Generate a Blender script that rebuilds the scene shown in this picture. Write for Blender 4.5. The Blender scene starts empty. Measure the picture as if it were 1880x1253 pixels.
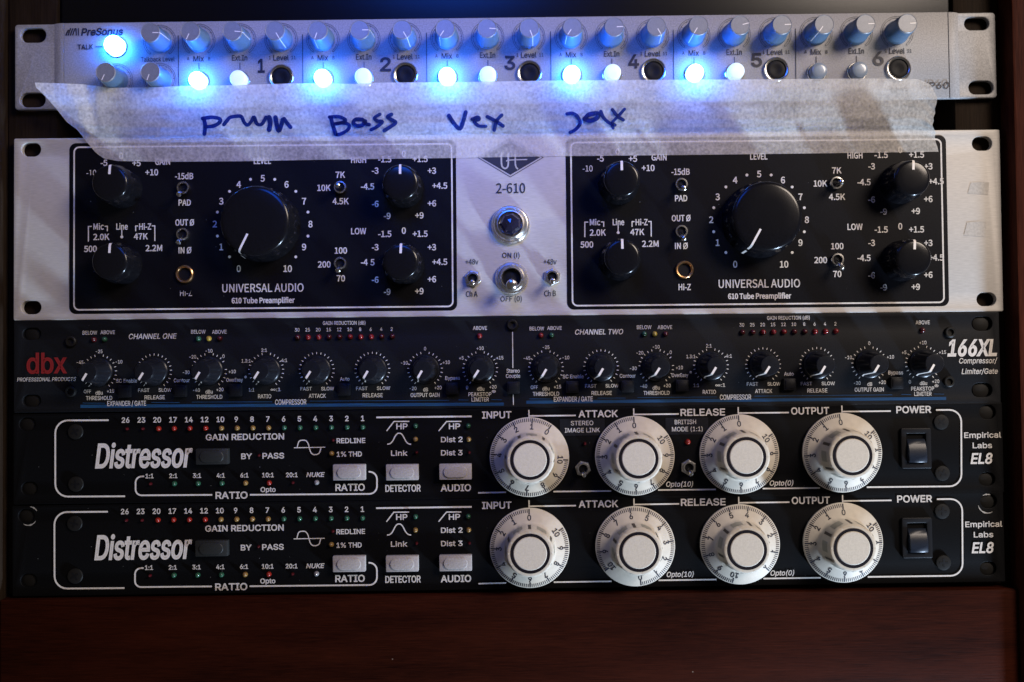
import bpy, bmesh, math, random, os
import numpy as np
from mathutils import Vector, Matrix, Euler, noise, geometry
random.seed(7)
S = 0.001                       # everything below is written in millimetres
scn = bpy.context.scene
COL = scn.collection

# ------------------------------------------------------------------ camera
FPX, CX, CY = 1762.0, 940.0, 626.5
DIST = 470.0
PITCH, ROLL = 1.3, -0.6
CAMROT = Euler((math.radians(90 + PITCH), 0, 0)).to_matrix() @ Matrix.Rotation(math.radians(ROLL), 3, 'Z')
cd = bpy.data.cameras.new('camera')
cam = bpy.data.objects.new('camera', cd)
COL.objects.link(cam)
cam.matrix_world = Matrix.Translation((0, -DIST * S, 0)) @ CAMROT.to_4x4()
cd.sensor_width = 36
cd.lens = 36 * FPX / 1880
cd.clip_start, cd.clip_end = 0.01, 50
cd.dof.use_dof = True
cd.dof.focus_distance = (DIST - 6) * S
cd.dof.aperture_fstop = 5.0
scn.camera = cam

# ------------------------------------------------------------------ world, lamps, exposure
w = bpy.data.worlds.new('World')
scn.world = w
w.use_nodes = True
bg = w.node_tree.nodes['Background']
bg.inputs[0].default_value = (1.0, 0.88, 0.78, 1)
bg.inputs[1].default_value = 0.07


def area(name, loc, target, size, power, color):
    l = bpy.data.lights.new(name, 'AREA')
    l.shape = 'DISK'
    l.size = size
    l.energy = power
    l.color = color
    o = bpy.data.objects.new(name, l)
    COL.objects.link(o)
    o.location = loc
    o.rotation_euler = (Vector(target) - Vector(loc)).to_track_quat('-Z', 'Y').to_euler()
    return o


area('warm_room_lamp', (0.78, -0.78, 0.58), (0, 0, 0.0), 0.46, 13.8, (1.0, 0.84, 0.71))
area('cool_desk_lamp', (0.64, -0.19, -0.70), (0.05, 0, 0.03), 0.085, 17, (0.58, 0.75, 1.0))
area('added_blue_lamp', (-0.06, -0.30, 0.33), (-0.05, 0, 0.165), 0.22, 0.26, (0.01, 0.12, 1.0)).data.spread = math.radians(62)  # added blue light without a known source, tints the dark panels navy

scn.view_settings.view_transform = 'Standard'
scn.view_settings.look = 'None'
scn.view_settings.exposure = 0
scn.view_settings.gamma = 1
scn.cycles.use_denoising = True
scn.cycles.denoising_input_passes = 'RGB_ALBEDO_NORMAL'
scn.cycles.denoising_prefilter = 'ACCURATE'
scn.cycles.max_bounces = 8
scn.cycles.transparent_max_bounces = 12
scn.cycles.sample_clamp_indirect = 4

# ------------------------------------------------------------------ materials
MATS = {}


def mat(name, base, rough=0.5, metal=0.0, spec=0.5, coat=0.0, emit=None, estr=0.0):
    if name in MATS:
        return MATS[name]
    m = bpy.data.materials.new(name)
    m.use_nodes = True
    p = m.node_tree.nodes['Principled BSDF']
    p.inputs['Base Color'].default_value = (*base, 1)
    p.inputs['Roughness'].default_value = rough
    p.inputs['Metallic'].default_value = metal
    p.inputs['Specular IOR Level'].default_value = spec
    p.inputs['Coat Weight'].default_value = coat
    if emit:
        p.inputs['Emission Color'].default_value = (*emit, 1)
        p.inputs['Emission Strength'].default_value = estr
    MATS[name] = m
    return m


def nd(m, t, **kw):
    n = m.node_tree.nodes.new(t)
    for k, v in kw.items():
        setattr(n, k, v)
    return n


def coords(m, scale):
    tc = nd(m, 'ShaderNodeTexCoord')
    mp = nd(m, 'ShaderNodeMapping')
    mp.inputs['Scale'].default_value = scale
    m.node_tree.links.new(tc.outputs['Object'], mp.inputs['Vector'])
    return mp.outputs['Vector']


def grain(m, base, amount, scale, detail=2.0, bump=0.0, dust=0.0, wear=None, rough_var=0.0):
    """Colour speckle, fine bump and (for dark panels) sparse dust specks on a material."""
    nt = m.node_tree
    p = nt.nodes['Principled BSDF']
    n = nd(m, 'ShaderNodeTexNoise')
    n.inputs['Scale'].default_value = 1.0
    n.inputs['Detail'].default_value = detail
    nt.links.new(coords(m, scale), n.inputs['Vector'])
    r = nd(m, 'ShaderNodeValToRGB')
    r.color_ramp.elements[0].position = 0.3
    r.color_ramp.elements[1].position = 0.7
    r.color_ramp.elements[0].color = (*[c * (1 - amount) for c in base], 1)
    r.color_ramp.elements[1].color = (*[min(1, c * (1 + amount)) for c in base], 1)
    nt.links.new(n.outputs['Fac'], r.inputs['Fac'])
    out = r.outputs['Color']
    if wear:
        n2 = nd(m, 'ShaderNodeTexNoise')
        n2.inputs['Scale'].default_value = 1.0
        n2.inputs['Detail'].default_value = 4
        nt.links.new(coords(m, (22, 22, 22)), n2.inputs['Vector'])
        r2 = nd(m, 'ShaderNodeValToRGB')
        r2.color_ramp.elements[0].position = 0.35
        r2.color_ramp.elements[1].position = 0.7
        r2.color_ramp.elements[0].color = (wear, wear, wear, 1)
        r2.color_ramp.elements[1].color = (1, 1, 1, 1)
        nt.links.new(n2.outputs['Fac'], r2.inputs['Fac'])
        mx = nd(m, 'ShaderNodeMix', data_type='RGBA', blend_type='MULTIPLY')
        mx.inputs[0].default_value = 1
        nt.links.new(out, mx.inputs[6])
        nt.links.new(r2.outputs['Color'], mx.inputs[7])
        out = mx.outputs[2]
    if dust:
        v = nd(m, 'ShaderNodeTexVoronoi')
        v.inputs['Scale'].default_value = 1.0
        nt.links.new(coords(m, (170, 170, 170)), v.inputs['Vector'])
        n3 = nd(m, 'ShaderNodeTexNoise')
        n3.inputs['Scale'].default_value = 1.0
        nt.links.new(coords(m, (60, 60, 60)), n3.inputs['Vector'])
        th = nd(m, 'ShaderNodeMath', operation='MULTIPLY')
        th.inputs[1].default_value = 0.055
        nt.links.new(n3.outputs['Fac'], th.inputs[0])
        lt = nd(m, 'ShaderNodeMath', operation='LESS_THAN')
        nt.links.new(v.outputs['Distance'], lt.inputs[0])
        nt.links.new(th.outputs[0], lt.inputs[1])
        mx = nd(m, 'ShaderNodeMix', data_type='RGBA')
        nt.links.new(lt.outputs[0], mx.inputs[0])
        nt.links.new(out, mx.inputs[6])
        mx.inputs[7].default_value = (dust, dust, dust, 1)
        out = mx.outputs[2]
    nt.links.new(out, p.inputs['Base Color'])
    if bump:
        b = nd(m, 'ShaderNodeBump')
        b.inputs['Strength'].default_value = bump
        b.inputs['Distance'].default_value = 0.0002
        nt.links.new(n.outputs['Fac'], b.inputs['Height'])
        nt.links.new(b.outputs['Normal'], p.inputs['Normal'])
    if rough_var:
        mr = nd(m, 'ShaderNodeMapRange')
        mr.inputs[3].default_value = p.inputs['Roughness'].default_value - rough_var
        mr.inputs[4].default_value = p.inputs['Roughness'].default_value + rough_var
        nt.links.new(n.outputs['Fac'], mr.inputs[0])
        nt.links.new(mr.outputs[0], p.inputs['Roughness'])
    return m


SILVER_A = grain(mat('satin_silver_paint', (.285, .285, .295), .55, .05), (.285, .285, .295), .20, (1500, 1500, 1500), 2, .12, wear=.90)
SILVER_B = grain(mat('brushed_aluminium', (.455, .435, .41), .55, .06), (.455, .435, .41), .10, (260, 1500, 2600), 3, .05, wear=.93)
BLACK_UA = grain(mat('black_enamel', (.0045, .0045, .006), .42, spec=.08), (.0045, .0045, .006), .3, (1500, 1500, 1500), 2, .12, dust=.16)
BLACK_DBX = grain(mat('blue_black_enamel', (.0072, .0078, .0096), .5, spec=.10), (.0072, .0078, .0096), .35, (1800, 1800, 1800), 2, .22, dust=.16)
BLACK_D = grain(mat('black_powder_coat', (.0035, .0035, .004), .50, spec=.06), (.0035, .0035, .004), .3, (1800, 1800, 1800), 2, .20, dust=.12)
DARK = mat('dark_steel', (.008, .008, .009), .7)
VOID = mat('flat_black_lining', (.004, .004, .006), .9, spec=.1)
WHITE = grain(mat('white_print', (.61, .575, .54), .6, spec=.3), (.61, .575, .54), .10, (900, 900, 900), 2)
INK = mat('dark_print', (.012, .012, .022), .55)
RED_P = mat('red_print', (.20, .009, .010), .5)
BLUE_P = grain(mat('blue_print', (.010, .048, .120), .5, spec=.2), (.010, .048, .120), .35, (60, 60, 1500), 3)
CHROME = mat('nickel_plating', (.62, .60, .58), .22, 1.0)
STEEL = grain(mat('turned_steel', (.60, .58, .55), .33, 1.0), (.60, .58, .55), .15, (900, 900, 900), 2, .1)
BRASS = mat('brass', (.62, .36, .17), .28, 1.0)
HOLE = mat('hole_black', (.003, .003, .004), .6, spec=.2)
KNOB_BLUE = grain(mat('grey_blue_knob_plastic', (.085, .15, .235), .36, .1), (.085, .15, .235), .12, (1600, 1600, 1600), 2, .05)
KNOB_CAP = grain(mat('grey_knob_cap', (.20, .205, .22), .45, .2), (.20, .205, .22), .12, (2500, 2500, 2500), 2, .08)
KNOB_BLACK = grain(mat('glossy_black_knob', (.0045, .0045, .006), .20, spec=.30), (.0045, .0045, .006), .3, (1500, 1500, 1500), 2)
KNOB_DBX = grain(mat('satin_black_knob', (.0075, .0085, .012), .30, spec=.28), (.0075, .0085, .012), .3, (1500, 1500, 1500), 2, .02, dust=.06)
POINTER = mat('white_pointer', (.78, .74, .70), .5)
CREAM = grain(mat('cream_plastic', (.53, .48, .395), .55, spec=.25), (.53, .48, .395), .06, (300, 300, 300), 3, .05, wear=.93)
CREAM_CAP = grain(mat('cream_textured_cap', (.56, .51, .43), .65, spec=.25), (.56, .51, .43), .06, (1500, 1500, 1500), 2, .25)
SLOT = mat('grip_slot_grey', (.055, .043, .034), .6)
RECESS = mat('grip_recess_grey', (.27, .26, .215), .5)
BTN_GREY = grain(mat('grey_button_plastic', (.34, .315, .305), .55), (.34, .315, .305), .14, (1200, 1200, 1200), 2, .2)
BTN_DARK = grain(mat('dark_button_plastic', (.012, .0135, .0135), .5), (.012, .0135, .0135), .15, (1200, 1200, 1200), 2, .2)
BTN_BLACK = mat('black_button_plastic', (.006, .006, .0075), .45, spec=.2)
ROCKER = grain(mat('rocker_plastic', (.010, .014, .024), .36, spec=.3), (.010, .014, .024), .2, (1500, 1500, 1500), 2, .1)
SCREW = mat('blackened_screw', (.009, .0085, .008), .5, .1, spec=.22)
BARE = mat('chipped_bare_metal', (.42, .39, .35), .5, .4)
GLOW = mat('lit_button', (.8, .85, .9), .4, emit=(.020, .175, 1.0), estr=165)
PALE = mat('pale_lit_button', (.62, .70, .76), .35, emit=(.62, .84, 1.0), estr=.62)
OFFB = mat('unlit_button', (.20, .25, .31), .3, coat=.3)
JEWEL = mat('dark_jewel_glass', (.012, .012, .03), .08, coat=1.0)
RESIDUE = mat('tape_residue', (.40, .37, .33), .8)
LEDC = {  # unlit coloured lenses

    'r': mat('led_red', (.15, .006, .007), .25, coat=.15),
    'd': mat('led_dull_red', (.05, .004, .006), .22, coat=.15),
    'o': mat('led_orange_red', (.22, .013, .007), .25, coat=.15),
    'a': mat('led_amber', (.20, .115, .032), .25, coat=.15),
    'y': mat('led_yellow', (.30, .21, .03), .25, coat=.15),
    'g': mat('led_green', (.016, .068, .036), .25, coat=.15),
    'w': mat('led_clear', (.20, .19, .195), .25, coat=.15),
}


def wood(name, c0, c1, along, rough):
    m = mat(name, c0, rough, spec=.03)
    nt = m.node_tree
    p = nt.nodes['Principled BSDF']
    sc = {'x': (75, 900, 1900), 'z': (1900, 900, 75)}[along]
    n = nd(m, 'ShaderNodeTexNoise')
    n.inputs['Scale'].default_value = 1
    n.inputs['Detail'].default_value = 6
    n.inputs['Roughness'].default_value = .6
    n.inputs['Distortion'].default_value = .5
    nt.links.new(coords(m, sc), n.inputs['Vector'])
    n2 = nd(m, 'ShaderNodeTexNoise')
    n2.inputs['Scale'].default_value = 1
    n2.inputs['Detail'].default_value = 3
    nt.links.new(coords(m, {'x': (9, 40, 60), 'z': (60, 40, 9)}[along]), n2.inputs['Vector'])
    ad = nd(m, 'ShaderNodeMath', operation='ADD')
    nt.links.new(n.outputs['Fac'], ad.inputs[0])
    nt.links.new(n2.outputs['Fac'], ad.inputs[1])
    r = nd(m, 'ShaderNodeValToRGB')
    r.color_ramp.elements[0].position = .34
    r.color_ramp.elements[1].position = .68
    r.color_ramp.elements[0].color = (*c0, 1)
    r.color_ramp.elements[1].color = (*c1, 1)
    hv = nd(m, 'ShaderNodeMath', operation='MULTIPLY')
    hv.inputs[1].default_value = .5
    nt.links.new(ad.outputs[0], hv.inputs[0])
    nt.links.new(hv.outputs[0], r.inputs['Fac'])
    # dust specks
    v = nd(m, 'ShaderNodeTexVoronoi')
    v.inputs['Scale'].default_value = 1.0
    nt.links.new(coords(m, (65, 65, 65)), v.inputs['Vector'])
    lt = nd(m, 'ShaderNodeMath', operation='LESS_THAN')
    lt.inputs[1].default_value = .022
    nt.links.new(v.outputs['Distance'], lt.inputs[0])
    mx = nd(m, 'ShaderNodeMix', data_type='RGBA')
    nt.links.new(lt.outputs[0], mx.inputs[0])
    nt.links.new(r.outputs['Color'], mx.inputs[6])
    mx.inputs[7].default_value = (.16, .12, .10, 1)
    nt.links.new(mx.outputs[2], p.inputs['Base Color'])
    b = nd(m, 'ShaderNodeBump')
    b.inputs['Strength'].default_value = .25
    b.inputs['Distance'].default_value = .0004
    nt.links.new(n.outputs['Fac'], b.inputs['Height'])
    nt.links.new(b.outputs['Normal'], p.inputs['Normal'])
    return m


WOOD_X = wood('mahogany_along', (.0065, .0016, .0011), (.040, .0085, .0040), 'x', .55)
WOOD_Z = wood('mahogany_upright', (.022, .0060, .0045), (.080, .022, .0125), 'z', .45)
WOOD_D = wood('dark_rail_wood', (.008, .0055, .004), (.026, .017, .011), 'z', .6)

# ------------------------------------------------------------------ geometry helpers


def plane_pt(px, py, h=0.0):
    """Where the sight line of a photograph point meets the plane h mm in front of the panels (mm)."""
    d = CAMROT @ Vector(((px - CX) / FPX, -(py - CY) / FPX, -1))
    t = (DIST - h) / d.y
    return Vector((d.x * t, -h, d.z * t))


def new_mesh(name, verts, faces, material, smooth=False):
    me = bpy.data.meshes.new(name)
    me.from_pydata([tuple(c * S for c in v) for v in verts], [], faces)
    me.materials.append(material)
    if smooth:
        me.polygons.foreach_set('use_smooth', [True] * len(me.polygons))
    me.update()
    return me


def put(name, me, parent=None, loc=(0, 0, 0), rot=0.0, label=None):
    o = bpy.data.objects.new(name, me)
    COL.objects.link(o)
    o.location = tuple(c * S for c in loc)
    if rot:
        o.rotation_euler = (0, math.radians(rot), 0)
    o.parent = parent
    if label:
        o['label'] = label
    return o


def set_smooth_by_angle(me, deg=35):
    bm = bmesh.new()
    bm.from_mesh(me)
    for f in bm.faces:
        f.smooth = True
    a = math.radians(deg)
    for e in bm.edges:
        if len(e.link_faces) == 2 and e.calc_face_angle(0) > a:
            e.smooth = False
    bm.to_mesh(me)
    bm.free()


def lathe(name, prof, material, seg=48, mod=None, tilt=0.0, smooth=True, angle=32):
    """Revolve (radius, height-towards-viewer) about the panel normal."""
    verts, faces, rings = [], [], []
    for r, h in prof:
        if r <= 1e-6:
            rings.append([len(verts)])
            verts.append((0, -h, 0))
        else:
            ring = []
            for i in range(seg):
                th = 2 * math.pi * i / seg
                rr = r + (mod(r, h, th) if mod else 0)
                ring.append(len(verts))
                verts.append((rr * math.sin(th), -h, rr * math.cos(th)))
            rings.append(ring)
    for a, b in zip(rings, rings[1:]):
        for i in range(seg):
            j = (i + 1) % seg
            if len(a) == 1:
                faces.append((a[0], b[j], b[i]))
            elif len(b) == 1:
                faces.append((a[i], a[j], b[0]))
            else:
                faces.append((a[i], a[j], b[j], b[i]))
    if tilt:
        R = Matrix.Rotation(math.radians(tilt), 3, 'X')
        verts = [tuple(R @ Vector(v)) for v in verts]
    me = new_mesh(name, verts, faces, material)
    bm = bmesh.new()
    bm.from_mesh(me)
    bmesh.ops.recalc_face_normals(bm, faces=bm.faces)
    bm.to_mesh(me)
    bm.free()
    if smooth:
        set_smooth_by_angle(me, angle)
    return me


def box_mesh(name, lo, hi, material, bevel=0.0, seg=2):
    bm = bmesh.new()
    bmesh.ops.create_cube(bm, size=1)
    for v in bm.verts:
        v.co = Vector([(lo[i] + hi[i]) / 2 + v.co[i] * (hi[i] - lo[i]) for i in range(3)]) * S
    if bevel:
        bmesh.ops.bevel(bm, geom=bm.edges[:], offset=bevel * S, segments=seg, affect='EDGES', profile=.5)
    me = bpy.data.meshes.new(name)
    bm.to_mesh(me)
    bm.free()
    me.materials.append(material)
    if bevel:
        set_smooth_by_angle(me, 40)
    return me


def plate(name, contours, h_front, thick, bevel, material):
    """A plate cut from closed outlines (first the outside, then the holes), with slightly rounded edges."""
    cu = bpy.data.curves.new('outline', 'CURVE')
    cu.dimensions = '2D'
    cu.fill_mode = 'BOTH'
    cu.extrude = (thick / 2 - bevel) * S
    cu.bevel_depth = bevel * S
    cu.bevel_resolution = 2
    cu.offset = -bevel * S
    for pts in contours:
        sp = cu.splines.new('POLY')
        sp.points.add(len(pts) - 1)
        for p, (x, z) in zip(sp.points, pts):
            p.co = (x * S, z * S, 0, 1)
        sp.use_cyclic_u = True
    ob = bpy.data.objects.new('outline', cu)
    me = bpy.data.meshes.new_from_object(ob)
    bpy.data.objects.remove(ob)
    bpy.data.curves.remove(cu)
    me.name = name
    mid = (h_front - thick / 2) * S
    for v in me.vertices:
        x, y, z = v.co
        v.co = (x, -z - mid, y)
    me.materials.clear()
    me.materials.append(material)
    bm = bmesh.new()
    bm.from_mesh(me)
    bmesh.ops.remove_doubles(bm, verts=bm.verts, dist=1e-7)
    bmesh.ops.recalc_face_normals(bm, faces=bm.faces)
    bm.to_mesh(me)
    bm.free()
    set_smooth_by_angle(me, 50)
    return me


def rrect(x0, z0, x1, z1, r, n=6):
    pts = []
    for cx, cz, a0 in ((x1 - r, z1 - r, 0), (x0 + r, z1 - r, 90), (x0 + r, z0 + r, 180), (x1 - r, z0 + r, 270)):
        for i in range(n + 1):
            a = math.radians(a0 + 90 * i / n)
            pts.append((cx + r * math.cos(a), cz + r * math.sin(a)))
    return pts


def slot(cx, cz, wd, ht, n=8):
    return rrect(cx - wd / 2, cz - ht / 2, cx + wd / 2, cz + ht / 2, min(wd, ht) / 2 * .999, n)


def font(fname):
    try:
        return bpy.data.fonts.load(os.path.join(bpy.utils.resource_path('LOCAL'), 'datafiles', 'fonts', fname))
    except Exception:
        return None


FONTS = {'grotesque': font('Inter.woff2'), 'gothic': font('Noto Sans CJK Regular.woff2')}
_glyph = {}
_loops = {}


def outline_loops(vs, fs):
    """Closed outlines of a filled glyph mesh, from the edges that only one face uses."""
    idx, rep = {}, []
    for x, y in vs:
        rep.append(idx.setdefault((round(x, 5), round(y, 5)), len(idx)))
    pos = {v: k for k, v in idx.items()}
    cnt = {}
    for f in fs:
        g = [rep[i] for i in f]
        for a, b in zip(g, g[1:] + g[:1]):
            if a != b:
                cnt.setdefault((min(a, b), max(a, b)), []).append((a, b))
    nxt = {}
    for e in cnt.values():
        if len(e) == 1:
            nxt.setdefault(e[0][0], []).append(e[0][1])
    loops = []
    while nxt:
        a = next(iter(nxt))
        loop, cur = [], a
        while cur in nxt:
            loop.append(cur)
            n = nxt[cur].pop()
            if not nxt[cur]:
                del nxt[cur]
            cur = n
        if len(loop) > 2:
            loops.append([pos[i] for i in loop])
    return loops



def glyphs(s, face='grotesque'):
    """Filled outlines of a piece of writing: (points, triangles), kept where the outline winds round them."""
    key = (s, face)
    if key not in _glyph:
        cu = bpy.data.curves.new('print', 'FONT')
        if FONTS[face]:
            cu.font = FONTS[face]
        cu.body = s
        cu.resolution_u = 4
        cu.fill_mode = 'NONE'
        ob = bpy.data.objects.new('print', cu)
        me = bpy.data.meshes.new_from_object(ob)
        vs = [Vector((v.co.x, v.co.y)) for v in me.vertices]
        es = [tuple(e.vertices) for e in me.edges]
        bpy.data.objects.remove(ob)
        bpy.data.curves.remove(cu)
        bpy.data.meshes.remove(me)
        _glyph[key] = ([], [])
        if vs:
            P = np.array([tuple(v) for v in vs])
            # walk each closed outline so that its edges keep one direction
            nb = {}
            for i, j in es:
                nb.setdefault(i, []).append(j)
                nb.setdefault(j, []).append(i)
            seen, dirs = set(), []
            for st in nb:
                if st in seen:
                    continue
                cur = st
                seen.add(cur)
                while True:
                    n = [q for q in sorted(nb[cur], key=lambda q: q != cur + 1) if q not in seen]
                    if not n:
                        dirs.append((cur, st))
                        break
                    dirs.append((cur, n[0]))
                    cur = n[0]
                    seen.add(cur)
            A, Bp = P[[d[0] for d in dirs]], P[[d[1] for d in dirs]]
            rv, _, rf = geometry.delaunay_2d_cdt(vs, es, [], 1, 1e-6)[:3]
            out = []
            for f in rf:
                m = sum((rv[i] for i in f), Vector((0, 0))) / len(f)
                up = (A[:, 1] <= m.y) & (Bp[:, 1] > m.y)
                dn = (A[:, 1] > m.y) & (Bp[:, 1] <= m.y)
                cr = (Bp[:, 0] - A[:, 0]) * (m.y - A[:, 1]) - (m.x - A[:, 0]) * (Bp[:, 1] - A[:, 1])
                if int((up & (cr > 0)).sum()) - int((dn & (cr < 0)).sum()) != 0:
                    out.append(tuple(f))
            _glyph[key] = ([(v.x, v.y) for v in rv], out)
            _loops[key] = outline_loops(*_glyph[key])
    return _glyph[key]


CAPHS = {f: max(y for _, y in glyphs('H', f)[0]) for f in FONTS}


class Ink:
    """Flat print gathered into one mesh."""

    def __init__(self, face='grotesque'):
        self.v, self.f, self.face = [], [], face

    def add(self, verts, faces):
        b = len(self.v)
        self.v += verts
        self.f += [tuple(i + b for i in f) for f in faces]

    def text(self, s, x, z, cap, width=None, bold=0.0, shear=0.0, cond=.85, h=.25, rot=0.0, hfun=None, keep=None):
        vs, fs = glyphs(s, self.face)
        if not vs:
            return
        CAPH = CAPHS[self.face]
        q = [(a + shear * b, b) for a, b in vs]
        x0, x1 = min(a for a, _ in q), max(a for a, _ in q)
        sy = cap / CAPH
        sx = width / (x1 - x0) if width else sy * cond
        xm = (x0 + x1) / 2
        c, sn = math.cos(math.radians(rot)), math.sin(math.radians(rot))
        out = []
        for a, b in q:
            dx, dz = (a - xm) * sx, (b - CAPH / 2) * sy
            X, Z = x + dx * c - dz * sn, z + dx * sn + dz * c
            out.append((X, -(hfun(X, Z) if hfun else h), Z))
        if keep:                                        # worn print: only some of the triangles are left
            fs = [f for f in fs if keep(sum(q[i][1] for i in f) / len(f) / CAPH)]
        self.add(out, fs)
        if bold and not keep:
            for k, lp in enumerate(_loops[(s, self.face)]):
                pl = []
                for a, b in lp:
                    dx, dz = (a + shear * b - xm) * sx, (b - CAPH / 2) * sy
                    pl.append((x + dx * c - dz * sn, z + dx * sn + dz * c))
                self.line(pl, 2 * bold * min(sy, sx * 1.25), True, h + .03 + .004 * k, hfun=(lambda X, Z: hfun(X, Z) + .03 + .004 * k) if hfun else None)

    def line(self, pts, wd, closed=False, h=.25, caps=False, hfun=None, wfun=None):
        n = len(pts)
        vs = []
        for i, (x, z) in enumerate(pts):
            if closed:
                p, q = pts[i - 1], pts[(i + 1) % n]
            else:
                p, q = pts[max(i - 1, 0)], pts[min(i + 1, n - 1)]
            d1 = Vector((x - p[0], z - p[1]))
            d2 = Vector((q[0] - x, q[1] - z))
            if d1.length < 1e-9:
                d1 = d2
            if d2.length < 1e-9:
                d2 = d1
            d1.normalize()
            d2.normalize()
            t = d1 + d2
            if t.length < 1e-6:
                t = d1
            t.normalize()
            k = 1 / max(.45, t.dot(d1))
            ww = wd * (wfun(i / max(1, n - 1)) if wfun else 1)
            nx, nz = -t.y * ww / 2 * k, t.x * ww / 2 * k
            for sg in (1, -1):
                X, Z = x + sg * nx, z + sg * nz
                vs.append((X, -(hfun(X, Z) if hfun else h), Z))
        fs = [(2 * i, 2 * i + 1, 2 * i + 3, 2 * i + 2) for i in range(n - 1)]
        if closed:
            fs.append((2 * n - 2, 2 * n - 1, 1, 0))
        self.add(vs, fs)
        if caps and not closed:
            for i, j in ((0, 1), (n - 1, n - 2)):
                x, z = pts[i]
                d = Vector((x - pts[j][0], z - pts[j][1])).normalized()
                ww = wd * (wfun(i / max(1, n - 1)) if wfun else 1)
                fan = []
                for k in range(7):
                    a = math.pi * k / 6 - math.pi / 2
                    X = x + ww / 2 * (d.x * math.cos(a) - d.y * math.sin(a))
                    Z = z + ww / 2 * (d.x * math.sin(a) + d.y * math.cos(a))
                    fan.append((X, -(hfun(X, Z) if hfun else h), Z))
                self.add(fan, [tuple(range(7))])

    def poly(self, pts, h=.25):
        self.add([(x, -h, z) for x, z in pts], [tuple(range(len(pts)))])

    def disc(self, x, z, r, h=.25, n=16):
        self.poly([(x + r * math.cos(2 * math.pi * i / n), z + r * math.sin(2 * math.pi * i / n)) for i in range(n)], h)

    def obj(self, name, material, parent, label=None):
        me = new_mesh(name, self.v, self.f, material)
        bm = bmesh.new()
        bm.from_mesh(me)
        for f in bm.faces:
            f.normal_update()
            if f.normal.y > 0:
                f.normal_flip()
        bm.to_mesh(me)
        bm.free()
        return put(name, me, parent, label=label)


def arc(cx, cz, r, a0, a1, n=24):
    """Points on an arc, angles clockwise from the top."""
    return [(cx + r * math.sin(math.radians(a0 + (a1 - a0) * i / n)), cz + r * math.cos(math.radians(a0 + (a1 - a0) * i / n)))
            for i in range(n + 1)]


def rounded(pts, r, n=6):
    out = [pts[0]]
    for a, b, c in zip(pts, pts[1:], pts[2:]):
        A, B, C2 = Vector(a), Vector(b), Vector(c)
        u, v = (A - B).normalized(), (C2 - B).normalized()
        p0, p1 = B + u * r, B + v * r
        for i in range(n + 1):
            t = i / n
            q = (1 - t) ** 2 * p0 + 2 * t * (1 - t) * B + t ** 2 * p1
            k = 4 / 3 * .4142 * 1.0
            c0, c1 = p0 + (B - p0) * k, p1 + (B - p1) * k
            q = (1 - t) ** 3 * p0 + 3 * (1 - t) ** 2 * t * c0 + 3 * (1 - t) * t ** 2 * c1 + t ** 3 * p1
            out.append(tuple(q))
    out.append(pts[-1])
    return out


def smooth_path(pts, n=5):
    """Catmull-Rom through the points."""
    P = [Vector(p) for p in pts]
    out = []
    for i in range(len(P) - 1):
        p0, p1, p2, p3 = P[max(i - 1, 0)], P[i], P[i + 1], P[min(i + 2, len(P) - 1)]
        for k in range(n):
            t = k / n
            out.append(tuple(.5 * ((2 * p1) + (p2 - p0) * t + (2 * p0 - 5 * p1 + 4 * p2 - p3) * t * t + (3 * p1 - p0 - 3 * p2 + p3) * t ** 3)))
    out.append(tuple(P[-1]))
    return out


class Unit:
    """A rack unit: an Empty at the middle of its faceplate's lower edge, with a slight tilt of its own."""

    def __init__(self, name, label, cat, base_px, slope, group=None):
        self.o = bpy.data.objects.new(name, None)
        COL.objects.link(self.o)
        self.o.empty_display_size = .02
        b = plane_pt(*base_px)
        self.ang = math.radians(-ROLL) - slope
        # slope is dy/dx on the photograph; negative means rising to the right
        self.ang = -slope - math.radians(-ROLL)
        self.M = Matrix.Translation(b) @ Matrix.Rotation(-self.ang, 4, 'Y')
        self.Mi = self.M.inverted()
        self.o.location = b * S
        self.o.rotation_euler = (0, -self.ang, 0)
        self.o['label'] = label
        self.o['category'] = cat
        if group:
            self.o['group'] = group
        self.ink = {}
        self.face = 'grotesque'
        self.zones = None

    def l(self, px, py, h=0.0):
        return self.Mi @ plane_pt(px, py, h)

    def xz(self, px, py, h=0.0):
        v = self.l(px, py, h)
        return (v.x, v.z)

    def k(self, px, py):
        return (self.l(px + 5, py) - self.l(px - 5, py)).length / 10

    def I(self, col):
        return self.ink.setdefault(col, Ink(self.face))

    def key(self, col, px):
        if col == 'w' and self.zones:
            return next(n for x, n in self.zones if px < x)
        return col

    def T(self, s, px, py, cap, width=None, col='w', b=.012, sh=0.0, c=.85, h=.28, **kw):
        k = self.k(px, py)
        x, z = self.xz(px, py)
        self.I(self.key(col, px)).text(s, x, z, cap * k, width * k if width else None, b, sh, c, h, **kw)

    def L(self, pts, wd, col='w', h=.28, closed=False, rad=0):
        k = self.k(*pts[0])
        q = [self.xz(*p) for p in pts]
        if rad:
            q = rounded(q, rad * k)
        self.I(self.key(col, pts[0][0])).line(q, wd * k, closed, h)

    def D(self, px, py, r, col='w', h=.28):
        self.I(col).disc(*self.xz(px, py), r * self.k(px, py), h)


def chassis(U, x0, z0, x1, z1, depth=190):
    put('chassis', box_mesh('chassis', (x0, 3.4, z0), (x1, depth, z1), DARK), U.o)


def bezel_led(U, px, py, r, key, name='led'):
    me = LEDM.get((key, r))
    if me is None:
        me = lathe('led', [(r, 0), (r, .5), (r * .93, 1.0), (r * .72, 1.55), (r * .4, 1.9), (0, 2.0)], LEDC[key], 20)
        LEDM[(key, r)] = me
    put(name, me, U.o, U.l(px, py))


LEDM = {}
T_RING2 = None


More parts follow.
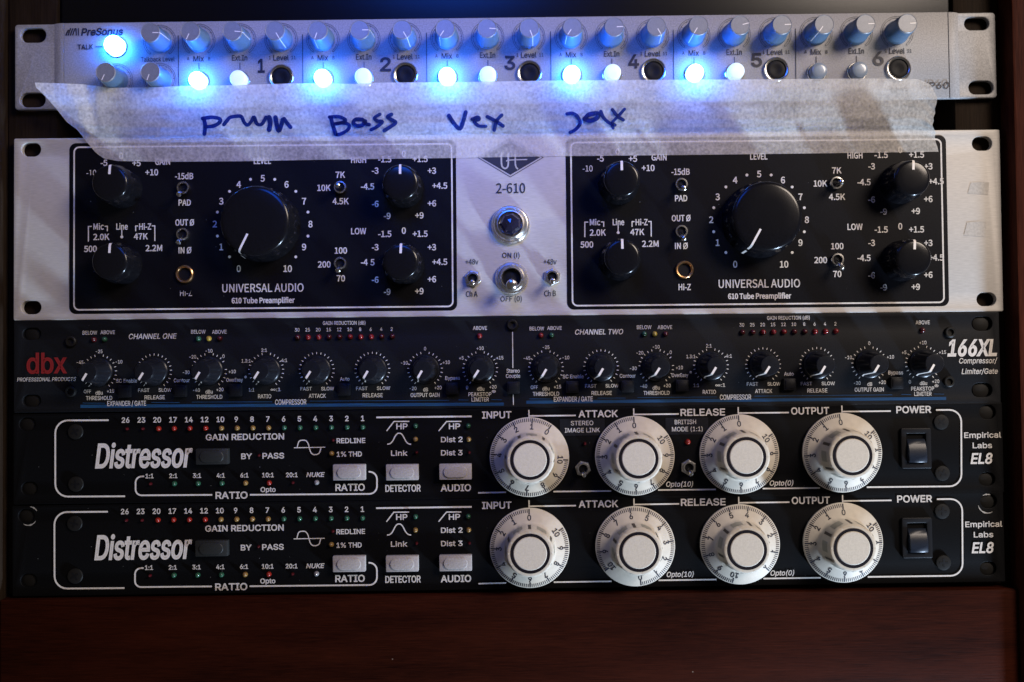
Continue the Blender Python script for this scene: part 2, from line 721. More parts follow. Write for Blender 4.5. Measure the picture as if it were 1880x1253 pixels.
def toggle(U, px, py, ring, lever, tilt, nut=None, nut_name='nut', roll=0):
    """bushing > lever, nut"""
    o = put('toggle_switch', ring, U.o, U.l(px, py))
    le = put('lever', lever, o)
    le.rotation_euler = (math.radians(tilt), 0, math.radians(roll))
    if ring in (T_RING, T_RING2):
        put('bushing_hole', T_HOLE, o)
    if nut:
        put(nut_name, nut, o, rot=random.uniform(-20, 20))
    return o


# ================================================================== the wooden rack cabinet
cab = bpy.data.objects.new('rack_cabinet', None)
COL.objects.link(cab)
_b = plane_pt(940, 1400)
cab.location = (0, 0, _b.z * S)
cab.rotation_euler = (0, 0, 0)
cab['label'] = 'dark mahogany wooden rack cabinet that holds the stack of audio units'
cab['category'] = 'rack cabinet'
ZB = _b.z


def cbox(name, x0, y0, z0, x1, y1, z1, m, bevel=0.0, label=None):
    return put(name, box_mesh(name, (x0, y0, z0 - ZB), (x1, y1, z1 - ZB), m, bevel), cab, label=label)


LX = plane_pt(9, 600).x
RX = plane_pt(1866, 600, 7).x
TOP = 330
bz = plane_pt(940, 1086).z
cbox('side_board', LX - 60, -1, ZB, LX - 1.6, 260, TOP, WOOD_D, 1.2, label='side board in a darker wood colour')
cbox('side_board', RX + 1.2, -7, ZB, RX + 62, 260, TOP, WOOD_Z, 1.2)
cbox('bottom_board', LX - 1.2, -2.2, ZB, RX + .8, 258, bz - 1.0, WOOD_X, .9)
cbox('top_board', LX - 1.2, 2, TOP - 22, RX + .8, 258, TOP, WOOD_X, .9)
cbox('back_panel', LX - 1.2, 262, ZB, RX + .8, 270, TOP, VOID)
lrx = plane_pt(96, 200).x
rrx = plane_pt(1762, 200).x
cbox('mounting_rail', LX - 1.0, 5, bz, lrx, 26, TOP - 24, WOOD_D, .6)
cbox('mounting_rail', rrx, 5, bz, RX + .6, 26, TOP - 24, WOOD_D, .6)
GLOSSP = mat('gloss_dark_panel', (.0012, .0012, .003), .26, spec=.34)
# dark blank panel that closes the empty space above the top unit
z_t = plane_pt(940, 20).z
cbox('blank_panel', lrx + 1, 7, z_t - 26, rrx - 1, 9, TOP - 24, GLOSSP, .4, label='dark glossy blank panel above the top unit')

# ================================================================== 1: thin silver unit with lit buttons
A = Unit('headphone_mixer', 'thin silver unit with small grey knobs and glowing blue-white buttons, topmost in the rack',
         'audio unit', (932, 190), -0.0125)
c = A.xz
x0, z1 = c(25, 47)
x1, _ = c(1829, 24)
z0 = 0.0
_, zt = c(935, 33)
zt = zt
zb0 = 0
holes = [slot(*c(59, 64), 47 * .266, 27 * .266), slot(*c(58, 183), 47 * .266, 27 * .266),
         slot(*c(1795, 42.5), 46 * .266, 24 * .266), slot(*c(1803, 160), 46 * .266, 25 * .266)]
fx0, fx1 = c(98, 100)[0], c(1762, 100)[0]
fp = put('faceplate', plate('faceplate', [rrect(x0, 0, x1, zt, 1.6)] + holes, -1.0, 2.6, .5, SILVER_A), A.o)
# raised centre with rolled cheeks
gx0, gx1 = c(117, 100)[0], c(1742, 100)[0]


def crown_panel(x0, x1, z0, z1):
    prof = []
    for i in range(9):
        t = i / 8
        prof.append((x0 + 4.2 * t, -1.0 + 1.0 * math.sin(t * math.pi / 2)))
    prof += [(gx0 - .25, 0), (gx0 - .1, -.45), (gx0 + .1, -.45), (gx0 + .25, 0)]
    prof += [(gx1 - .25, 0), (gx1 - .1, -.45), (gx1 + .1, -.45), (gx1 + .25, 0)]
    for i in range(9):
        t = 1 - i / 8
        prof.append((x1 - 4.2 * t, -1.0 + 1.0 * math.sin(t * math.pi / 2)))
    vs, fs = [], []
    zs = [(z0, -.7), (z0 + .15, -.25), (z0 + .5, 0), (z1 - .5, 0), (z1 - .15, -.25), (z1, -.7)]
    n = len(zs)
    for x, h in prof:
        for z, dh in zs:
            vs.append((x, -(h + dh), z))
    for i in range(len(prof) - 1):
        for j in range(n - 1):
            a = i * n + j
            fs.append((a, a + n, a + n + 1, a + 1))
    me = new_mesh('front_fascia', vs, fs, SILVER_A)
    set_smooth_by_angle(me, 60)
    return me


put('front_fascia', crown_panel(fx0, fx1, -.3, zt + .3), A.o)
chassis(A, fx0 + 6, .8, fx1 - 6, zt - .8)

# knob: knurled tapered body, flat cap, thin pointer line
kp = [(5.9, 0), (5.9, .7), (5.55, 1.1), (5.4, 2.0), (4.85, 11.6), (4.75, 12.2)]
K_BODY = lathe('knob', kp, KNOB_BLUE, 144, mod=lambda r, h, t: (.07 if int(round(t / (2 * math.pi) * 144)) % 2 else -.07) if 1.5 < h < 12 else 0, angle=75)
K_CAP = lathe('cap', [(4.75, 12.2), (4.72, 12.75), (4.45, 13.05), (4.3, 12.95), (0, 12.95)], KNOB_CAP, 48)
i_ = Ink()
i_.line([(0, 1.2), (0, 4.2)], .42, h=13.02)
i_.v += [(-.17, -13.06, 4.5), (.17, -13.06, 4.5), (-.15, -12.0, 4.98), (.15, -12.0, 4.98), (-.12, -2.1, 5.58), (.12, -2.1, 5.58)]
i_.f += [(4, 5, 7, 6), (6, 7, 9, 8)]
K_PTR = new_mesh('pointer', i_.v, i_.f, POINTER)


def knob_a(px, py, ang):
    o = put('knob', K_BODY, A.o, A.l(px, py), ang)
    put('cap', K_CAP, o)
    put('pointer', K_PTR, o)
    x, z = A.xz(px, py)
    ik = A.I('k')
    for r, wd in ((7.25, .16), (8.05, .16)):
        ik.line(arc(x, z, r, -143, 143, 40), wd, h=.2)
    for q in range(11):
        a = -143 + 28.6 * q
        ln = (6.7, 7.2) if 0 < q < 10 else (7.3, 8.0)
        (xa, za), (xb, zb) = arc(x, z, ln[0], a, a, 1)[0], arc(x, z, ln[1], a, a, 1)[0]
        ik.line([(xa, za), (xb, zb)], .22, h=.2)


J_RING = lathe('phone_jack', [(6.3, 0), (6.3, .8), (6.1, 1.3), (5.7, 1.6), (5.2, 1.5), (4.75, 1.2), (4.6, .6), (4.6, .1)], CHROME, 48)
J_HOLE = lathe('socket', [(4.6, .25), (4.4, .7), (3.6, .95), (2.4, .8), (1.2, .55), (0, .45)], HOLE, 40)
B_RING = lathe('bezel', [(4.85, 0), (4.85, .7), (4.6, 1.0), (4.25, 1.0), (4.15, .6)], CHROME, 40)


def button_mesh(m, r=4.05):
    return lathe('button', [(r, .3), (r, 4.0), (r * .95, 4.5), (r * .85, 4.8), (r * .5, 4.95), (0, 5.0)], m, 40)


BM = {'g': button_mesh(GLOW, 3.95), 'p': button_mesh(PALE), 'o': button_mesh(OFFB), 't': button_mesh(GLOW, 4.6)}
B_RING_T = lathe('bezel', [(5.2, 0), (5.2, .6), (5.0, .9), (4.75, .9), (4.7, .5)], CHROME, 40)


def button_a(px, py, kind):
    o = put('push_button', BM[kind], A.o, A.l(px, py),
            label={'g': 'push button lit blue-white', 't': 'talk button lit blue-white', 'p': 'pale lit push button', 'o': None}[kind])
    put('bezel', B_RING_T if kind == 't' else B_RING, o)


button_a(214, 87, 't')
knob_a(293.5, 76.6, 92)
knob_a(214, 147.5, 205)
knob_a(293.5, 147, 200)
mx = [365, 593, 820.5, 1048.2, 1273.4, 1497.8]
my = [74.6, 72.8, 69.6, 67.2, 64.2, 61.9]
ma = [205, 200, 214, 214, 212, 216]
ea = [96, 90, 94, 89, 76, 88]
la = [150, 150, 160, 150, 88, 88]
muy = [150.6, 146.3, 143, 139.3, 137, 135]
for i in range(6):
    X, Y = mx[i], my[i]
    ex, ey = X + 75.2 - .25 * i, Y - .7
    lx, ly = X + 151.2 - .5 * i, Y - 1.5
    knob_a(X, Y, ma[i])
    knob_a(ex, ey, ea[i])
    knob_a(lx, ly, la[i])
    button_a(X + 1, muy[i], 'g' if i < 5 else 'o')
    button_a(ex + .8, muy[i] - 1.8, 'p' if i < 5 else 'o')
    jx, jy = X + 152.2 - .3 * i, muy[i] - 7.8
    j = put('phone_jack', J_RING, A.o, A.l(jx, jy))
    put('socket', J_HOLE, j)
    kw = dict(col='k', b=0.010)
    ty = Y + 34
    A.T('Mix', X, ty, 10, 19, **kw)
    A.T('A', X - 19, ty, 6, **kw)
    A.T('B', X + 19.5, ty, 6, **kw)
    A.T('Ext.In', ex, ty - 1.6, 10, 28, **kw)
    A.T('Level', lx, ty - 2, 10, 28, **kw)
    A.T('1', lx - 20.5, ty - 2, 6, **kw)
    A.T('11', lx + 23, ty - 2, 6, **kw)
    A.L([(X + .5, ty + 8), (X + .7, ty + 20)], 1.2, 'k')
    A.L([(ex + .5, ty + 7), (ex + .7, ty + 20)], 1.2, 'k')
    A.T(str(i + 1), (480, 708, 936, 1163, 1389, 1612)[i], 121.5 - 2.7 * i, 24, 18 if i else 11, col='k', b=.022)
    dx = X - 37.5
    A.L([(dx, Y - 9), (dx + 1, muy[i] + 33)], 1.3, 'k')
    for s_, xx in (('Mute', X + 1), ('Mono', ex + 1), ('Phones', lx + 1)):
        A.T(s_, xx, muy[i] + 31 - (1.2 if s_ == 'Mono' else 2.4 if s_ == 'Phones' else 0), 9, None, c=.9, **kw)
A.T('TALK', 157, 87, 8.8, 28, col='k', b=.012)
A.L([(176, 86.8), (189, 86.6)], 1.4, 'k')
A.T('Talkback Level', 290, 109.5, 8.5, 62, col='k', b=.008)
A.T('PreSonus', 188, 59, 13, 76, col='k', b=.022, sh=.2)
A.T('Input B', 213, 181, 8.5, None, col='k', b=0)
A.T('Input A', 294, 180, 8.5, None, col='k', b=0)
A.T('HP60', 1716, 157.5, 12, 52, col='k', b=.02, sh=.12)
for q in range(6):                                      # striped emblem before the maker's name
    xx = 124 + q * 4.1
    lean = 2.4 if q < 4 else -.3
    up, dn = (52.5 + (q == 0) * 3, 66)
    A.L([(xx - lean, dn), (xx - lean * .2, (up + dn) / 2), (xx + lean, up)], 2.5 - .12 * q, 'k')
A.ink['k'].obj('printed_lettering', INK, A.o)

# ================================================================== 2: silver two-channel preamplifier
B = Unit('tube_preamplifier', 'tall silver preamplifier with two framed black fields, big black knobs and a dark jewel lamp',
         'audio unit', (932, 580.5), -0.0092)
c = B.xz
B.face = 'gothic'
x0, _ = c(25, 420)
x1, _ = c(1839, 410)
_, zt = c(932, 246.5)
holes = [slot(*c(57, 275), 36 * .266, 26 * .266), slot(*c(57, 565), 37 * .266, 25 * .266),
         slot(*c(1803, 264), 37 * .266, 26 * .266), slot(*c(1811, 550), 36 * .266, 25 * .266)]
put('faceplate', plate('faceplate', [rrect(x0, 0, x1, zt, .8)] + holes, 0, 3.2, .35, SILVER_B), B.o)
chassis(B, x0 + 26, 1, x1 - 26, zt - 1)


def field(a, b_, col, r, hh):
    (xa, za), (xb, zb) = c(*a), c(*b_)
    B.I(col).poly(rrect(xa, zb, xb, za, r, 8), hh)


field((127.5, 263.5), (839.5, 570.5), 'n', 3.4, .10)
field((1038, 255), (1742.5, 562.5), 'n', 3.4, .10)
kk = .266
for a, b_ in (((136.5, 271), (831.5, 563)), ((1048, 262.5), (1733, 555.5))):
    (xa, za), (xb, zb) = c(*a), c(*b_)
    B.I('w').line(rrect(xa, zb, xb, za, 2.5, 8), 2.8 * kk, True, .2)
B.ink['n'].obj('black_field', BLACK_UA, B.o)


def flute(n, d):
    return lambda r, h, t: -d * max(0, math.cos(n * t)) ** 2 if .8 < h < 9.5 else 0


UK = lathe('knob', [(10.0, 0), (10.05, .5), (10.0, 1.2), (9.6, 8.8), (9.35, 9.6), (9.0, 10.2), (8.75, 13.4), (8.45, 14.4), (7.9, 15.0), (7.0, 15.2), (4, 15.35), (0, 15.4)],
           KNOB_BLACK, 96, mod=flute(12, .45), angle=45)
UL = lathe('level_knob', [(18.4, 0), (18.5, .6), (18.4, 1.4), (17.9, 8.6), (17.6, 9.6), (17.2, 10.4), (16.9, 13.6), (16.5, 14.8), (15.7, 15.5), (14.4, 15.8), (8, 15.95), (0, 16.0)],
           KNOB_BLACK, 128, mod=flute(16, .6), angle=45)


def pointer_mesh(path, wd):
    """A strip that follows (radius, height) points at twelve o'clock."""
    vs, fs = [], []
    for i, (r, h) in enumerate(path):
        for sg in (-1, 1):
            vs.append((sg * wd / 2, -h, r))
    for i in range(len(path) - 1):
        fs.append((2 * i, 2 * i + 1, 2 * i + 3, 2 * i + 2))
    return new_mesh('pointer', vs, fs, POINTER)


UK_P = pointer_mesh([(3.9, 15.48), (7.0, 15.3), (7.95, 15.1), (8.55, 14.5), (8.85, 13.4), (9.15, 10.2)], 1.15)
UK_P2 = pointer_mesh([(9.75, 8.9), (10.15, 1.2)], 1.0)
UL_P = pointer_mesh([(7.2, 16.08), (14.4, 15.9), (15.8, 15.6), (16.6, 14.9), (17.0, 13.6), (17.35, 10.4)], 1.0)
UL_P2 = pointer_mesh([(18.0, 8.8), (18.55, 1.4)], 1.0)


def knob_b(px, py, ang, big=False):
    o = put('level_knob' if big else 'knob', UL if big else UK, B.o, B.l(px, py), ang)
    put('pointer', UL_P if big else UK_P, o)
    put('pointer', UL_P2 if big else UK_P2, o)


T_RING = lathe('toggle_switch', [(3.1, 0), (3.1, 2.4), (2.95, 2.75), (2.3, 2.8), (2.15, 2.5), (2.1, .6)], CHROME, 32)
T_HOLE = lathe('bushing_hole', [(2.12, 1.0), (1.3, 1.25), (0, 1.3)], HOLE, 24)
T_LEV = lathe('lever', [(.75, .9), (.75, 4), (.95, 6.5), (1.3, 8.6), (1.35, 9.3), (1.1, 9.9), (.6, 10.2), (0, 10.3)], CHROME, 20)
HJ = lathe('jack_socket', [(4.5, 0), (4.5, .8), (4.3, 1.4), (3.9, 1.7), (3.4, 1.6), (3.05, 1.1), (3.0, .15)], BRASS, 40)
HJ_H = lathe('socket', [(3.0, .2), (0, .2)], HOLE, 32)

numsz = dict(b=.008, c=.98)
for side, (dx, dy) in enumerate(((0, 0), (910.8, -8))):
    def t(s, x, y, cap=13.2, width=None, **kw):
        a = dict(numsz)
        a.update(kw)
        B.T(s, x + dx, y + dy, cap * (.82 if cap < 15 else .89), width, **a)
    ki = [(224.5, 346, 2), (224.5, 486, 2), (741.3, 345.5, 0), (741.8, 486.5, 2)]
    if side:
        ki = [(224.5, 347, 0), (225.5, 486.5, 0), (741.3, 346, 4), (743.5, 487.5, 4)]
    for kx, ky, ka in ki:
        knob_b(kx + dx, ky + dy, ka)
    knob_b(483 + dx, 413.5 + dy, 207 if not side else 209, True)
    t('-10', 168, 318, keep=(lambda y: y > -.2) if side else (lambda y: y > .1), width=18)
    t('-5', 191.5, 299.5)
    t('0', 223, 287)
    t('+5', 251, 300)
    t('GAIN', 299, 297.5, width=27)
    t('+10', 279, 317)
    t('-15dB', 338.5, 324, width=33)
    t('PAD', 339.5, 372.5, width=22)
    t('OUT Ø', 339.5, 409, width=34)
    t('IN Ø', 340, 460, width=23)
    if side:
        t('Hi-Z', 346, 535.5, width=22)
    else:
        t('Hi-Z', 342, 538.5, width=22, keep=lambda y: y < .55)
    t('LEVEL', 482, 296, width=31)
    for n_, ang in enumerate(range(-150, 151, 30)):
        rr = 87 if n_ not in (0, 10) else 90
        a = math.radians(ang)
        t(str(n_), 482.5 + (86 + (4 if n_ == 10 else 0)) * math.sin(a) * 1.02, 412 - 84 * math.cos(a) + (9 if n_ in (0, 10) else 0), 14)
    for n_ in range(10):
        a = math.radians(-135 + 30 * n_)
        B.D(482.5 + 86 * math.sin(a), 412 + dy - 85 * math.cos(a), 2.6, h=.28) if not dx else \
            B.D(482.5 + dx + 86 * math.sin(a), 412 + dy - 85 * math.cos(a), 2.6, h=.28)
    for oy, cy in ((0, 'HIGH'), (140.5, 'LOW')):
        t(cy, 658.5, 294 + (131 if oy else 0), width=27)
        t('0', 741.5, 283.5 + oy, 13.5)
        t('-1.5', 706.5, 293 + oy * .975)
        t('+1.5', 771.5, 292.5 + oy * .977)
        t('-3', 689, 314 + oy)
        t('+3', 793, 314 + oy)
        if oy and not side:
            t('-4', 669, 482, keep=None)
            t('5', 684, 482)
        else:
            t('-4.5', 675, 343 + oy * .99)
        t('+4.5', 807.5, 341.5 + oy * .995)
        t('-6', 689, 375 + oy * .99)
        t('+6', 793, 374 + oy * .99)
        t('-9', 711, 397 + oy * .99)
        t('+9', 770, 396 + oy * .99)
    t('7K', 625, 321.5)
    t('10K', 595, 345.5)
    t('4.5K', 625.5, 370)
    t('100', 626, 460.5)
    t('200', 595.5, 486)
    t('70', 626, 511.5)
    t('Mic', 181.5, 416.5, width=18.5)
    t('2.0K', 186.5, 435.5)
    t('500', 166.5, 457.5)
    t('Line', 224.5, 416.5, width=20.5)
    t('Hi-Z', 267, 416.5, width=21.5)
    t('47K', 259, 434.5)
    t('2.2M', 283, 456)
    B.D(224 + dx, 435.5 + dy, 2.7)
    B.L([(224 + dx, 422 + dy), (224 + dx, 436 + dy)], 1.6, h=.24)
    for p in ([(169, 416.3), (162.8, 416.4), (162.8, 444)], [(192.5, 416), (197.5, 416), (197.5, 425)],
              [(254, 415.5), (249.5, 415.5), (249.5, 425)], [(279, 415.3), (284.5, 415.2), (284.7, 443)]):
        B.L([(a + dx, b_ + dy) for a, b_ in p], 1.9)
    t('UNIVERSAL AUDIO', 483, 529, 16.5, 149, b=.004)
    t('610 Tube Preamplifier', 483.5, 552, 11.5, 115, b=.012)
    if not side:
        sw = [(339, 346.5, 27), (338, 431.5, 30), (625.8, 345.5, 3), (626, 484.5, 26)]
    else:
        sw = [(339, 348, 20), (339.2, 434, 28), (622.3, 345.5, 6), (624.3, 485.5, 28)]
    for sx_, sy_, ti in sw:
        toggle(B, sx_ + dx, sy_ + dy, T_RING, T_LEV, ti)
    jx, jy = (340, 504) if not side else (345.2, 504)
    j = put('jack_socket', HJ, B.o, B.l(jx + dx, jy + dy))
    put('socket', HJ_H, j)

# centre: diamond emblem, lamp, switches
dcx, dcy = 937, 289.5
dm = [(dcx - 60, dcy), (dcx, dcy + 36), (dcx + 60, dcy), (dcx, dcy - 34)]
B.L(dm, 1.3, 'e', closed=True, h=.12)
i_ = B.I('e')
i_.poly([c(dcx - 54.5, dcy), c(dcx, dcy - 30), c(dcx + 54.5, dcy), c(dcx, dcy + 32)], .12)
B.L(smooth_path([(920.5, 280), (920.5, 290), (920.8, 301), (922.5, 307), (927.5, 310), (932, 306.5), (933.2, 300), (933.2, 290), (933.4, 280)], 4), 2.9, 'l', h=.2)
B.L(smooth_path([(946, 280), (946, 290), (946.2, 302), (948, 308), (951, 311)], 4), 2.7, 'l', h=.2)
B.L([(929, 296.5), (933, 294.6), (950, 293.8), (968, 293.5)], 2.0, 'l', h=.23)
B.T('2-610', 937.5, 346, 17.5, 53, col='k', b=.004)
B.T('ON (I)', 938, 469, 9.2, 31.5, col='k', b=.003)
B.T('OFF (0)', 938.5, 549, 9.2, 39, col='k', b=.003)
B.T('+48v', 866.5, 481, 9.5, 23.5, col='k', b=.003)
B.T('+48v', 1010, 481, 9.5, 23.5, col='k', b=.003)
B.T('Ch A', 866.3, 540, 10, 21, col='k', b=.003)
B.T('Ch B', 1010, 539, 10, 21, col='k', b=.003)
B.ink['k'].obj('dark_lettering', INK, B.o)
B.ink['e'].obj('diamond_emblem', INK, B.o)
B.ink['w'].obj('white_lettering', WHITE, B.o)
B.ink['l'].obj('emblem_lettering', SILVER_B, B.o)
lamp = put('jewel_lamp', lathe('jewel_lamp', [(9.4, 0), (9.5, .8), (9.3, 1.8), (8.6, 2.6), (8.3, 2.7), (8.1, 3.1), (7.5, 3.9), (6.6, 4.5), (6.1, 4.6), (5.8, 4.2), (5.75, 2.4), (0, 2.0)], STEEL, 64, angle=20), B.o, B.l(937, 413.5))
put('jewel', lathe('jewel', [(5.7, 3.0), (5.6, 4.6), (4.2, 6.2), (2.1, 7.2), (0, 7.6)], JEWEL, 7, smooth=False), lamp, rot=12)
NUTP = lathe('nut', [(7.9, 0), (7.9, 1.4), (7.5, 1.9), (6.6, 2.0), (6.2, 2.3), (5.9, 2.9), (5.4, 2.9), (5.2, 2.4)], STEEL, 96,
             mod=lambda r, h, t: .12 * math.cos(48 * t) if r > 7 else 0, angle=25)
RINGP = lathe('toggle_switch', [(5.3, 1.0), (5.3, 4.2), (5.0, 4.6), (4.6, 4.6), (4.4, 4.0), (4.3, 1.4)], CHROME, 40)
P_HOLE = lathe('bushing_hole', [(4.35, 1.6), (2.6, 2.2), (0, 2.3)], HOLE, 32)
LEVP = lathe('lever', [(1.2, 1.6), (1.3, 6), (1.8, 9.5), (2.5, 11.5), (2.7, 12.8), (2.4, 13.9), (1.5, 14.6), (0, 14.8)], CHROME, 24)
pt = toggle(B, 939, 511.5, RINGP, LEVP, 19, NUTP)
put('bushing_hole', P_HOLE, pt)
NUTS = lathe('nut', [(4.3, 0), (4.3, 1.1), (4.0, 1.4), (3.2, 1.5)], STEEL, 6, smooth=False)
for x_, y_, ti in ((868, 512, 17), (1013.5, 509, 17)):
    toggle(B, x_, y_, T_RING, T_LEV, ti, NUTS)
for x_, y_, wx, wy in ((1790, 421, 42, 29), (1796, 346, 40, 24)):
    xx, zz = c(x_, y_)
    hx, hz = wx * kk / 2, wy * kk / 2
    pts = [(xx - hx, zz - hz * .8), (xx + hx * .9, zz - hz), (xx + hx, zz + hz * .9), (xx + hx * .5, zz + hz), (xx - hx * .7, zz + hz * .85)]
    me = new_mesh('tape_residue', [(a, -.14, b_) for a, b_ in pts], [tuple(range(5))], grain(RESIDUE, (.425, .405, .378), .12, (900, 900, 900), 3))
    put('tape_residue', me, B.o, label='faint square of old tape residue')

# ================================================================== 3: thin black compressor with blue stripe
Cu = Unit('compressor_gate', 'thin black compressor with small pointer knobs, red lettering and a blue stripe under its controls',
          'audio unit', (930, 749.5), -0.0098)
c = Cu.xz
x0, _ = c(25, 670)
x1, _ = c(1836, 660)
_, zt = c(930, 581)
holes = [slot(*c(58, 613.5), 34 * kk, 22 * kk), slot(*c(58, 736), 34 * kk, 22 * kk),
         slot(*c(1803, 594.5), 38 * kk, 26 * kk), slot(*c(1803, 716.5), 38 * kk, 26 * kk)]
put('faceplate', plate('faceplate', [rrect(x0, 0, x1, zt, .6)] + holes, 0, 3.0, .3, BLACK_DBX), Cu.o)
chassis(Cu, x0 + 26, 1, x1 - 26, zt - 1)


def hexflute(r, h, t):
    return -.55 * max(0, math.cos(6 * t)) ** 3 if 2.2 < h < 12.6 else 0


DK = lathe('knob', [(6.9, 0), (6.95, .6), (6.8, 1.3), (6.2, 1.7), (6.05, 2.0), (5.95, 2.5), (4.85, 12.2), (4.65, 13.0), (4.3, 13.5), (3.9, 13.55), (0, 13.45)],
           KNOB_DBX, 96, mod=hexflute, angle=40)
DK_P = pointer_mesh([(.6, 13.62), (3.9, 13.68), (4.45, 13.55), (4.75, 13.0)], 1.05)
DK_P2 = pointer_mesh([(4.75, 12.98), (4.98, 12.2), (6.08, 2.5), (6.25, 1.9), (7.0, 1.25)], .62)


def txt(s, x, y, cap=8.3, width=None, **kw):
    kw.setdefault('b', .008)
    kw.setdefault('c', .84)
    if cap < 12:
        cap *= .82 if cap < 9 else .95 if cap < 10 else .80
    Cu.T(s, x, y, cap, width, **kw)


BB = box_mesh('push_button', (-3.1, -2.6, -2.9), (3.1, 0, 2.9), BTN_BLACK, .5)
BB2 = box_mesh('key_cap', (-2.3, -3.0, -2.0), (2.3, -2.55, 2.0), BTN_BLACK, .2)


def sq_button(x, y):
    o = put('push_button', BB, Cu.o, Cu.l(x, y))
    put('key_cap', BB2, o)


ch1 = [182.5, 283.4, 384.2, 489.2, 581.8, 683.9, 780.5, 881.6]
cy1 = [683.6, 682.3, 681, 680.4, 679.6, 679, 678.5, 677.7]
ch2 = [1002.4, 1103.5, 1204.6, 1305.1, 1400.7, 1499.7, 1595.4, 1693.9]
cy2 = [675.9, 674.5, 673.7, 672.4, 670.9, 670.3, 668.6, 667.4]
rng = random.Random(3)
for side, (xs, ys) in enumerate(((ch1, cy1), (ch2, cy2))):
    for i, (x, y) in enumerate(zip(xs, ys)):
        o = put('knob', DK, Cu.o, Cu.l(x, y), 212 + rng.uniform(-2, 2))
        put('pointer', DK_P, o)
        put('pointer', DK_P2, o)
        cx_, cz_ = Cu.xz(x, y)
        n = 21 if i in (1, 4, 5) else 22
        skip = {0: (2, 11, 18), 2: (), 3: (), 6: (), 7: ()}.get(i, ())
        for q in range(21):
            a = -144 + 14.4 * q
            if i in (0, 2, 3, 6, 7) and q in {0: (10,), 2: (3, 10, 15), 3: (10,), 6: (10,), 7: (10,)}[i]:
                continue
            p0, p1 = arc(cx_, cz_, 7.75, a, a, 1)[0], arc(cx_, cz_, 8.75, a, a, 1)[0]
            Cu.I('w').line([p0, p1], .32, h=.28)
        d = dict(cap=7.6)

        def near(s, ox, oy, width=None, cap=7.6, **kw):
            txt(s, x + ox, y + oy, cap, width, **kw)
        if i == 0:
            near('-45', -35, -18), near('-25', 0, -38), near('-10', 36.5, -19)
            near('OFF', -21.5, 35.5), near('dBu', 0, 38, cap=8), near('+15', 21, 34.5)
            near('THRESHOLD', 0, 47.5, 48, 8.6)
        elif i == 1:
            near('FAST', -19, 34.5, 20.5), near('SLOW', 20, 34, 23.5), near('RELEASE', 1, 47.5, 37, 8.6)
        elif i == 2:
            near('-30', -42, 3), near('-20', -30, -25.5), near('-10', 0, -36.5), near('0', 26.5, -26.5), near('+10', 42.5, 1.5)
            near('-40', -23, 35.5), near('dBu', 0, 38.5, cap=8), near('+20', 20, 34.5)
            near('THRESHOLD', .5, 48, 47.5, 8.6)
        elif i == 3:
            near('1.3:1', -37, -17.5), near('2:1', -4, -37), near('4:1', 33, -18.5)
            near('1:1', -27, 35.5), near('∞:1', 17, 35, 18), near('RATIO', -3, 47.5, 24, 8.6)
        elif i == 4:
            near('FAST', -19.5, 34.5, 20.5), near('SLOW', 20, 34.2, 23.5), near('ATTACK', 1, 47.5, 31, 8.6)
        elif i == 5:
            near('FAST', -19.5, 34.5, 20.5), near('SLOW', 20.5, 34, 24), near('RELEASE', .5, 47, 36.5, 8.6)
        elif i == 6:
            near('-10', -38, -12), near('0', 0, -38), near('+10', 39, -13)
            near('-20', -22, 35), near('dB', 1, 37, cap=8), near('+20', 24, 33.5), near('OUTPUT GAIN', 0, 47, 53, 8.6)
        elif i == 7:
            near('+5', -34.5, -20), near('+10', 0, -38), near('+15', 36, -20.5)
            near('0', -24, 34), near('dBu', 1, 36.5, cap=8), near('+20', 23.5, 33)
            near('PEAKSTOP', -.5, 46.5, 42, 8.6), near('®', 25, 42, 7), near('LIMITER', 0, 56, 31.5, 8.8)
    f = lambda q: (xs[0] + (xs[7] - xs[0]) * q, ys[0] + (ys[7] - ys[0]) * q)
    W = (xs[7] - xs[0])

    def at(px1):                                         # a place of the first channel carried over to this one
        q = (px1 - ch1[0]) / (ch1[7] - ch1[0])
        return xs[0] + W * q, ys[0] + (ys[7] - ys[0]) * q
    for s_, p_, oy in (('BELOW', 165.5, -72.5), ('ABOVE', 198.2, -73), ('BELOW', 364.5, -72.5), ('ABOVE', 403, -72)):
        xx, yy = at(p_)
        txt(s_, xx, yy + oy, 8.2, 26.5)
    for k_, p_ in zip('rggyd' if side else 'dggyd', (173, 192.5, 364.6, 383.8, 404)):
        xx, yy = at(p_)
        bezel_led(Cu, xx, yy - 60, 1.3, k_)
    xx, yy = at(281)
    txt('CHANNEL TWO' if side else 'CHANNEL ONE', xx, yy - 65, 11.6, 88, b=.010, sh=.2)
    xx, yy = at(632)
    txt('GAIN REDUCTION (dB)', xx, yy - 86.5, 8, 78)
    for q, s_ in enumerate(('30', '25', '20', '15', '12', '10', '8', '6', '4', '2')):
        xx, yy = at(545.8 + 19.28 * q)
        txt(s_, xx, yy - 74.5, 7.6)
        bezel_led(Cu, xx + .8, yy - 61, 1.32, 'drrddrrrdd'[(q + 3 * side) % 10] if q not in (7,) else 'r')
    xx, yy = at(881.2)
    txt('ABOVE', xx, yy - 75, 8.2, 25.5)
    bezel_led(Cu, xx - 1, yy - 60.8, 1.35, 'd' if side else 'r')
    for s_, p_, w_, bx in (('SC Enable', 233, 38, 231), ('Contour', 334, 29, 333), ('OverEasy', 431, 30, 434), ('Auto', 633, 17, 632.8), ('Bypass', 831, 27, 831)):
        xx, yy = at(p_)
        txt(s_, xx, yy + 16.3, 8.2, w_)
        xx, yy = at(bx)
        sq_button(xx, yy + 35.5)
    xx, yy = at(451)
    txt('®', xx, yy + 12, 7)
    # blue stripes and section names
    e0, e1 = at(148 if not side else 146), at(925)
    Cu.L([(e0[0], e0[1] + 62.5), (e1[0], e1[1] + 65)], 5.6, 'b', h=.16)
